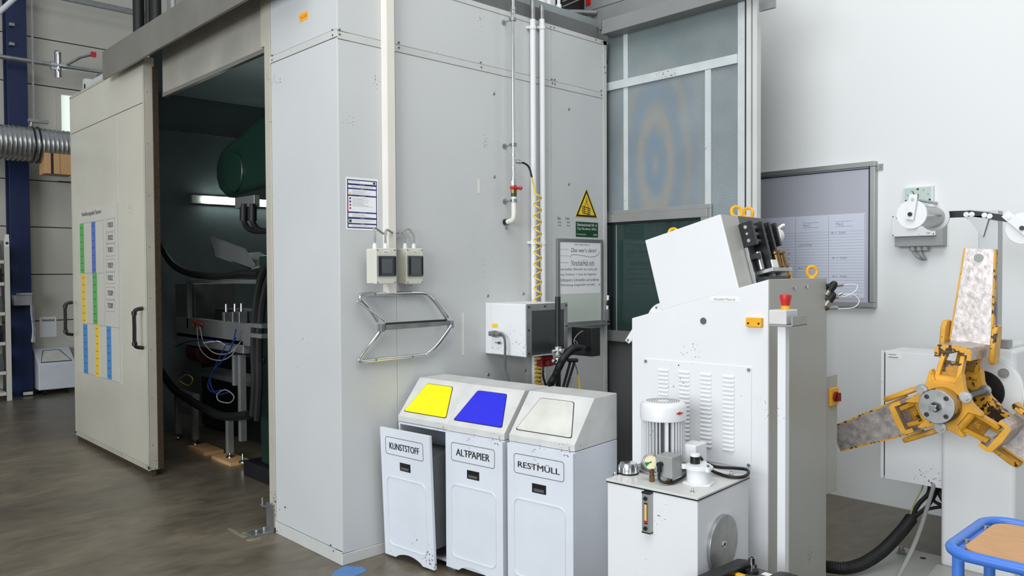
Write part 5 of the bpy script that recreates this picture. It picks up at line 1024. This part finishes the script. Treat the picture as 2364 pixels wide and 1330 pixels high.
# aluminium profile feed frame
yf = 2.86; t = thing('feed_frame', 'aluminium profile machine frame carrying feed unit inside the booth', 'frame', (-6.9, yf, 0))
def F(x_, y_, Y_=yf): return on_y(x_, y_, Y_)
def prof_bar(a, c, w=.04, nm='profile', dep=.06, mt='alu'): q = MB(mt); A_, C_ = F(*a), F(*c); q.box((min(A_.x, C_.x)-w/2, yf, min(A_.z, C_.z)-w/2), (max(A_.x, C_.x)+w/2, yf+dep, max(A_.z, C_.z)+w/2)); return obj(nm, q, t, bevel=.004)
for x_, y0_, y1_ in ((404, 915, 1018), (443, 915, 1015), (523, 965, 1050), (551, 820, 1018), (538, 820, 890)):
    A_ = F(x_, y0_); C_ = F(x_, y1_); q = MB('alu'); q.box((A_.x-.025, yf, max(.07, C_.z)), (A_.x+.025, yf+.05, A_.z)); q.box((A_.x-.004, yf-.002, max(.07, C_.z)), (A_.x+.004, yf, A_.z)); lg = obj('leg', q, t, bevel=.004)
    if x_ != 538: q = MB('chrome'); q.cyl((A_.x, yf+.025, .03), (A_.x, yf+.025, .1), .009, n=10); q.lathe([(.035, .03), (.03, .04), (.012, .05)], (A_.x, yf+.025, 0), (0, 0, 1), 18); obj('levelling_foot', q, lg)
for a, c, w in (((404, 918), (443, 918), .06), ((430, 649), (596, 651), .03), ((410, 765), (592, 763), .09), ((410, 790), (560, 790), .02)): prof_bar(a, c, w)
A_, C_ = F(431, 652), F(431, 758); q = MB('alu'); q.box((A_.x-.02, yf, C_.z), (A_.x+.02, yf+.04, A_.z)); obj('upright', q, t, bevel=.003)
A_, C_ = F(380, 655), F(425, 755); q = MB('galv'); q.box((A_.x, yf+.1, C_.z), (C_.x, yf+.5, A_.z)); obj('side_cabinet', q, t, bevel=.006)
A_, C_ = F(470, 745), F(560, 720); q = MB('blackm'); q.box((A_.x, yf+.1, A_.z), (C_.x, yf+.35, C_.z)); obj('feed_unit', q, t, bevel=.01)
for x_ in (515, 535, 550): A_ = F(x_, 748, yf+.02); q = MB('steel'); q.box((A_.x-.02, yf+.02, A_.z), (A_.x+.02, yf+.09, A_.z+.1)); q.cyl((A_.x, yf+.05, A_.z+.1), (A_.x, yf+.05, A_.z+.17), .012, n=10); obj('feed_roller_block', q, t, bevel=.003)
for x_, y_ in ((446, 742), (460, 748)): A_ = F(x_, y_, yf-.02); q = MB('red', 'bronze'); q.cyl(A_, A_+X*.05, .012, n=10); q.use(1).cyl(A_, A_-Z*.05, .01, n=8); obj('valve', q, t)
q = MB('maroon'); A_ = F(465, 812, yf+.1); q.cyl(A_-X*.13, A_+X*.13, .1, n=24); obj('drive_motor', q, t, bevel=.01)
q = MB('galv'); A_, C_ = F(400, 860), F(560, 900); q.box((A_.x, yf+.12, C_.z), (C_.x, yf+.4, C_.z+.03)); obj('lower_shelf', q, t)
for (x_, y_) in ((425, 1050), (548, 1062)): P_ = on_z(x_, y_, 0); q = MB('card'); q.box((P_.x-.2, yf-.06, 0), (P_.x+.18, yf+.11, .03)); solo('plank', q, 'wooden plank under the %s feet of the aluminium frame' % ('left' if x_ < 500 else 'right'), 'plank')
A_, C_ = on_y(398, 1062, 3.35), on_y(600, 830, 3.35); q = MB('blackm'); q.box((A_.x, 3.35, 0.02), (C_.x, 3.8, C_.z)); solo('darkening_box', q, 'dark box added on the floor behind the aluminium frame to darken the booth', 'darkening box', bevel=.01)  # dark filler box added to deepen the gloom low in the booth
q = MB('alu'); A_ = F(404, 938); C_ = F(443, 938); q.box((A_.x, yf+.01, A_.z-.05), (C_.x, yf+.04, A_.z)); obj('gusset_plate', q, t)
# hoses and cables in the booth
def cab(pts, r, mt, lab, Y_=2.8, grp='cables inside the booth'): q = MB(mt); q.tube([on_y(x_, y_, Y_) for x_, y_ in pts], r, 8, 6); solo('cable' if r < .02 else 'hose', q, lab, 'cable' if r < .02 else 'hose', grp)
cab([(640, 590), (612, 620), (598, 660), (590, 720), (586, 800), (588, 880), (584, 960)], .028, 'rubber', 'left thick black hose hanging beside the green press column', 2.7, 'thick black hoses inside the booth')
cab([(650, 600), (622, 640), (608, 690), (602, 740), (598, 820), (599, 880), (594, 970)], .028, 'rubber', 'right thick black hose hanging beside the green press column', 2.7, 'thick black hoses inside the booth')
cab([(340, 480), (362, 545), (388, 598), (415, 622), (450, 634), (500, 638), (560, 632), (598, 634)], .03, 'rubber', 'large black hose sagging across the booth above the frame', 2.78, 'thick black hoses inside the booth')
cab([(340, 800), (370, 855), (403, 900), (440, 925), (480, 948), (520, 962), (575, 958)], .035, 'rubber', 'large black hose sagging low in front of the frame legs', 2.78, 'thick black hoses inside the booth')
cab([(405, 800), (430, 790), (470, 785), (500, 788), (530, 795), (545, 780)], .006, 'cblue', 'blue cable strung along the beam of the frame')
cab([(545, 760), (535, 800), (515, 830), (490, 860), (480, 890), (490, 905), (510, 900)], .006, 'cblue', 'blue cable looping down in the middle of the frame')
cab([(520, 800), (500, 840), (485, 880), (500, 910), (530, 905)], .005, 'cblue', 'second blue cable looping beside the first')
cab([(455, 755), (460, 800), (480, 825), (510, 832), (535, 820), (545, 800)], .004, 'cgrey', 'grey cable looping under the valves')
cab([(462, 755), (470, 790), (495, 815), (530, 815), (555, 790)], .004, 'cgrey', 'second grey cable looping under the valves')
cab([(410, 880), (430, 865), (445, 875), (435, 890), (415, 880)], .004, 'hose', 'tangle of pale yellow wire left in the frame')
cab([(500, 910), (520, 900), (540, 915), (530, 930), (505, 925), (500, 910)], .004, 'cgrey', 'coil of grey wire low in the frame')
cab([(470, 792), (500, 788), (520, 795)], .006, 'cream', 'short cream wire under the beam')
q = MB('galv'); 
for y_ in (752, 775): A_ = on_y(595, y_, 2.67); q.box((A_.x-.09, 2.655, A_.z-.015), (A_.x+.09, 2.74, A_.z+.015))
q.box(on_y(583, 777, 2.70)-Vector((0, 0, 0)), on_y(608, 750, 2.74)); solo('hose_clamp', q, 'steel clamp holding the two thick black hoses together', 'clamp')

# ================================================================== FAR LEFT OF THE HALL
# blue steel column
t = thing('steel_column', 'dark blue steel building column at the far left', 'column', (-11.95, 2.5, 0))
y0_, y1_ = on_x(31, 900, -11.84).y, on_x(77, 900, -11.84).y
q = MB('blue'); q.box((-11.865, y0_, .0), (-11.84, y1_, 7)); q.box((-12.05, (y0_+y1_)/2-.01, 0), (-11.865, (y0_+y1_)/2+.01, 7)); q.box((-12.075, y0_, 0), (-12.05, y1_, 7)); obj('profile', q, t, bevel=.003)
q = MB('black', 'label'); q.box((-11.87, y1_-.14, 0), (-11.8, y1_+.01, .07)); q.use(1).box((-11.8, y1_-.125, .015), (-11.798, y1_-.015, .055)); obj('column_foot_guard', q, t)
a_, c_ = on_x(33, 706, -11.7), on_x(73, 676, -11.7); q = MB('greyp'); q.box((-11.84, a_.y, a_.z), (-11.7, c_.y, c_.z-.03)); q.box((-11.84, a_.y+.05, c_.z-.03), (-11.68, c_.y+.01, c_.z)); solo('dispenser', q, 'grey metal dispenser box fixed on the dark blue column', 'dispenser', bevel=.006)
q = MB('clear'); q.tube([on_x(73, 680, -11.7), on_x(74, 720, -11.72), on_x(78, 760, -11.75), on_x(76, 790, -11.75)], .02, 8, 5); solo('plastic_strip', q, 'clear plastic strip dangling from the grey dispenser', 'plastic strip')
for (x_, y_) in ((26, 58), (26, 103)): a_ = on_x(x_, y_, -11.83); q = MB('galv'); q.box((-11.84, a_.y-.03, a_.z-.02), (-11.78, a_.y+.03, a_.z+.02)); solo('beam_clip', q, '%s small steel clip on the blue column near the ceiling' % ('upper' if y_ < 80 else 'lower'), 'clip', bevel=.004)
# scrap container
XC = -11.7; a_, c_ = on_x(90, 907, XC), on_x(175, 842, XC); ct = on_x(90, 842, XC).z
t = thing('scrap_container', 'off-white wheeled scrap container with slanted lid below the paper note', 'container', (XC-.18, (a_.y+c_.y)/2, 0))
zt_ = on_x(79, 806, -12.0).z
q = MB('bin'); q.prism([(XC, a_.y, .07), (XC, a_.y, ct), (-11.98, a_.y, zt_), (-12.08, a_.y, zt_), (-12.08, a_.y, .07)], (0, c_.y-a_.y, 0)); obj('body', q, t, bevel=.01)
sl = Vector((-11.98-XC, 0, zt_-ct)); nn = Vector((sl.z, 0, -sl.x)).normalized(); nn = nn if nn.x > 0 else -nn
def SC(u, v): return Vector((XC, a_.y+(c_.y-a_.y)*u, ct))+sl*v+nn*.002
P_ = [SC(.08, .1), SC(.9, .1), SC(.68, .85), SC(.25, .85)]
q = MB('flap_w'); q.prism(P_, nn*.004); obj('lid_flap', q, t); q = MB('ink'); q.tube([p+nn*.003 for p in P_], .006, 6, 1, True); obj('flap_gap', q, t)
for y_ in (a_.y+.08, c_.y-.1): q = MB('rubber'); q.cyl((XC-.07, y_-.015, .035), (XC-.07, y_+.015, .035), .035, n=16); q.box((XC-.1, y_-.01, .035), (XC-.04, y_+.01, .07)); obj('caster', q, t)
a_, c_ = on_x(92, 779, XL+.003), on_x(130, 731, XL+.003); q = MB('paper', 'ink'); q.box((XL+.001, a_.y, a_.z), (XL+.004, c_.y, c_.z)); q.use(1).text('Kehrschrott', (XL+.0045, a_.y+.03, c_.z-.06), Y, Z, .15, .035, .03); solo('paper_note', q, 'white paper note reading Kehrschrott on the panel wall', 'note')
# shelf rack with bins at the very left edge
XR = -11.52; yr = on_z(29, 925, 0).y; t = thing('shelf_rack', 'off-white steel shelf rack cut off by the left picture edge', 'rack', (-11.8, 1.8, 0))
zt_ = on_x(25, 551, XR).z
for x_ in (XR, -12.02):
    for y_ in (yr-.055, 1.1): q = MB('shelfgrey'); q.box((x_-.04, y_, 0), (x_, y_+.055, zt_)); obj('upright', q, t, bevel=.004)
zsx = [on_x(10, y_, XR).z for y_ in (603, 654, 723, 792, 860)]
for z_ in zsx+[.1]: q = MB('shelfgrey'); q.box((-12.02, 1.15, z_-.03), (XR-.002, yr-.06, z_+.012)); obj('shelf', q, t, bevel=.003)
q = MB('label', 'sgreen'); a_ = on_x(17, 556, XR+.001); q.box((XR+.001, yr-.05, a_.z-.08), (XR+.003, yr-.005, a_.z+.08)); q.use(1).cyl((XR+.003, yr-.0275, a_.z-.03), (XR+.004, yr-.0275, a_.z-.03), .018, n=16); obj('label', q, t)
nm_ = ('second from the top', 'third from the top', 'fourth from the top', 'fifth from the top', 'lowest')
for k, z_ in enumerate(zsx):
    for j in range(2):
        y_ = yr-.07-.27*j; zt2 = (zsx[k-1] if k else zt_+.1)-z_
        h_ = min(.2, zt2-.1); q = MB('blackm' if (k+j) % 2 else 'dgrey'); q.prism([(XR-.35, y_-.23, z_+.012), (XR-.02, y_-.23, z_+.012), (XR-.02, y_-.23, z_+.012+h_*.6), (XR-.08, y_-.23, z_+.012+h_), (XR-.35, y_-.23, z_+.012+h_)], (0, .22, 0)); o_ = solo('storage_bin', q, 'dark storage bin on the %s shelf of the left rack%s' % (('topmost', 'second', 'third', 'fourth', 'fifth')[k], ', nearer the blue column' if j == 0 else ', further left'), 'storage bin', 'storage bins in the left rack', bevel=.006)
# spiral duct
XDU, ZDU = -11.2, 3.19
t = thing('ventilation_duct', 'galvanised spiral ventilation duct crossing in front of the blue column', 'duct', (XDU, 2.6, ZDU))
q = MB('steel'); pts = [(XDU, 1.2+k*.0125, ZDU) for k in range(280)]; q.tube(pts, lambda s_: .21+(.005 if (int(s_*279+.5) % 4) == 0 else 0), 36, 1); obj('pipe', q, t)
a_ = on_x(79, 340, XDU); q = MB('blackm')
for dy in (-.03, .03): q.torus((XDU, a_.y+dy, ZDU), (0, 1, 0), .218, .012, 36, 8)
obj('hanger_ring', q, t); q = MB('galv'); q.tube([(XDU, a_.y-.03, ZDU+.22), (XDU+.0, a_.y-.02, ZDU+.3)], .02, 8, 1); q.box((XDU-.03, a_.y-.06, ZDU+.28), (XDU+.03, a_.y+.16, ZDU+.32)); q.box((XDU-.01, a_.y-.01, ZDU+.3), (XDU+.01, a_.y+.01, 7)); obj('hanger', q, t)
a_, c_ = on_x(104, 400, -10.98), on_x(170, 358, -10.98); t = thing('cardboard_box', 'brown cardboard box taped under the ventilation duct', 'box', (-11.1, a_.y+.15, a_.z))
q = MB('card'); q.box((-11.25, a_.y, a_.z), (-10.98, c_.y, c_.z)); obj('carton', q, t, bevel=.006)
a2, c2 = on_x(118, 400, -10.978), on_x(123, 356, -10.978); q = MB('ink'); q.box((-10.98, a2.y, a_.z), (-10.977, c2.y, c_.z)); obj('tape', q, t); q = MB('ink'); q.box((-10.98, on_x(139, 380, -10.98).y-.003, a_.z), (-10.978, on_x(139, 380, -10.98).y, c_.z)); obj('flap_seam', q, t)
# steel pipe with valve
zp = 4.31; t = thing('steel_pipe', 'steel pipe with chrome valve running along the left wall', 'pipe', (-11.6, 3, zp))
q = MB('steel'); q.cyl((-11.6, 1.0, zp), (-11.6, 6.5, zp), .03, n=16); obj('pipe', q, t)
a_ = on_x(134, 150, -11.6); q = MB('chrome'); q.cyl((-11.6, a_.y-.09, zp), (-11.6, a_.y+.09, zp), .042, n=16); q.cyl((-11.6, a_.y, zp-.16), (-11.6, a_.y, zp+.16), .04, n=16); q.sph((-11.6, a_.y, zp+.16), .045, 12); q.box((-11.58, a_.y-.1, zp-.07), (-11.5, a_.y, zp-.055)); obj('valve', q, t)
a_ = on_x(150, 152, -11.6); q = MB('galv', 'red'); q.obx(a_, Y, X, Z, (0, -.02, -.02), (.02, .02, .02)); q.tube([a_, a_+Vector((.1, .16, .12)), a_+Vector((.12, .3, .18))], .02, 6, 1); q.use(1).box(a_+Vector((.1, .28, .15)), a_+Vector((.15, .34, .21))); obj('wall_bracket', q, t)
q = MB('galv'); a_ = on_x(240, 14, -11.6); q.box((-11.64, -1, a_.z-.03), (-11.58, 6.7, a_.z+.03)); solo('cable_channel', q, 'steel cable channel high on the left wall above the steel pipe', 'cable channel')
q = MB('white'); q.cyl(on_x(-20, 45, -11), on_x(45, -14, -11), .03, n=12); solo('white_tube', q, 'white tube cutting the top left corner of the picture', 'tube')
# things standing on the booth roof, left end
def rb(x_, y_, Y_=2.6): return on_y(x_, y_, Y_)
for nm, x_, r_, lab in (('roof_pipe', 320, .05, 'thick black vertical pipe on the left part of the booth roof'), ('roof_pipe', 343, .03, 'thin black vertical pipe right of the thick one on the booth roof'), ('roof_pipe', 360, .045, 'middle black pipe of the bundle on the booth roof'), ('roof_pipe', 400, .02, 'thin grey vertical pipe at the right of the roof bundle')):
    p = rb(x_, 30); q = MB('rubber' if r_ > .025 else 'greyp'); q.cyl((p.x, 2.6, 3.5), (p.x, 2.6, 5.2), r_, n=16); solo(nm, q, lab, 'pipe', 'pipes rising from the booth roof')
p = rb(385, 20, 2.7); q = MB('greyp'); q.box((p.x, 2.7, 3.5), (p.x+.35, 3.1, 4.6)); solo('roof_cabinet', q, 'grey cabinet on the booth roof behind the rail cover', 'cabinet', bevel=.01)
# equipment on the booth roof above the right face
def rx(x_, y_, X_=-4.0): return on_x(x_, y_, X_)
a_, c_ = rx(1100, 10), rx(1249, 10); q = MB('cream'); q.box((-4.3, a_.y, 3.5), (-4.0, c_.y, 4.2)); solo('roof_box', q, 'cream box on the booth roof behind the two white conduits', 'box', bevel=.004)
a_, c_ = rx(1258, 10, -3.95), rx(1282, 10, -3.95); q = MB('white'); q.box((-4.1, a_.y, rx(1270, 21, -3.95).z), (-3.95, c_.y, 4.2)); q.box((-4.1, a_.y, 3.5), (-4.05, c_.y, 3.55)); solo('roof_panel', q, 'narrow white panel at the booth roof right of the conduits', 'panel')
q = MB('black'); a_, c_ = rx(1283, 10, -4.3), rx(1350, 10, -4.3); q.box((-5.0, a_.y, 3.5), (-4.3, c_.y, 4.4)); t = solo('roof_unit', q, 'black ventilation unit with grey bars on the booth roof', 'ventilation unit')
for k in range(3): q = MB('greyp'); q.tube([rx(1298, 16-12*k, -4.29), rx(1340, -2-12*k, -4.29)], .006, 6, 1); obj('grille_bar', q, t)
for x_, y_ in ((1267, 22), (1290, 31)):
    p = rx(x_, y_, -3.85); q = MB('white'); q.cyl(p, p+Z*.8, .012, n=12); q.cyl(p+Z*.02, p+Z*.06, .02, n=12); q.sph(p, .014, 8); solo('roof_hose', q, 'white roof hose with chrome collar, %s' % ('left of the pair' if x_ < 1280 else 'right of the pair'), 'hose')
q = MB('galv'); q.cyl(rx(1290, 27, -4.15), rx(1375, 30, -4.0), .022, n=14); solo('roof_cross_pipe', q, 'horizontal steel pipe on the booth roof near the door track', 'pipe')
a_ = on_y(1345, 30, 4.95); c_ = on_y(1460, -10, 4.95); q = MB('greyp'); q.box((a_.x, 4.95, a_.z), (c_.x+.3, 5.2, a_.z+.8)); t = solo('heater_unit', q, 'grey unit with red label above the sliding door track', 'unit', bevel=.006)
p = on_y(1357, 4, 4.945); q = MB('red'); q.box((p.x-.02, 4.944, p.z-.03), (p.x+.03, 4.949, p.z+.05)); obj('label', q, t)

# ================================================================== FLOOR MARKINGS
def fmark(pts, mt, lab, cat='floor marking'): q = MB(mt); q.prism([on_z(x_, y_, .0005) for x_, y_ in pts], (0, 0, .0008)); solo('floor_marking', q, lab, cat)
fmark([(797, 1307), (836, 1309), (848, 1318), (820, 1330), (800, 1345), (752, 1345), (775, 1318)], 'btape', 'blue painted arrow mark on the floor beside the booth corner')
fmark([(523, 1222), (532, 1220), (572, 1240), (562, 1243)], 'wtape', 'left faded white paint line on the floor near the booth opening')
fmark([(566, 1246), (604, 1241), (601, 1246), (572, 1251)], 'wtape', 'right faded white paint line on the floor near the jamb bracket')
fmark([(558, 1230), (578, 1226), (580, 1229), (560, 1234)], 'wtape', 'middle faded white paint line on the floor near the booth opening')
# floor joint
q = MB('dgrey'); P0, P1 = on_z(140, 1059, 0), on_z(222, 1046, 0); d_ = (P1-P0).normalized(); n_ = Vector((-d_.y, d_.x, 0))*.003; P0 -= d_*3; q.prism([P0-n_, P1-n_, P1+n_, P0+n_], (0, 0, .0006)); o_ = struct('trim_1', q)
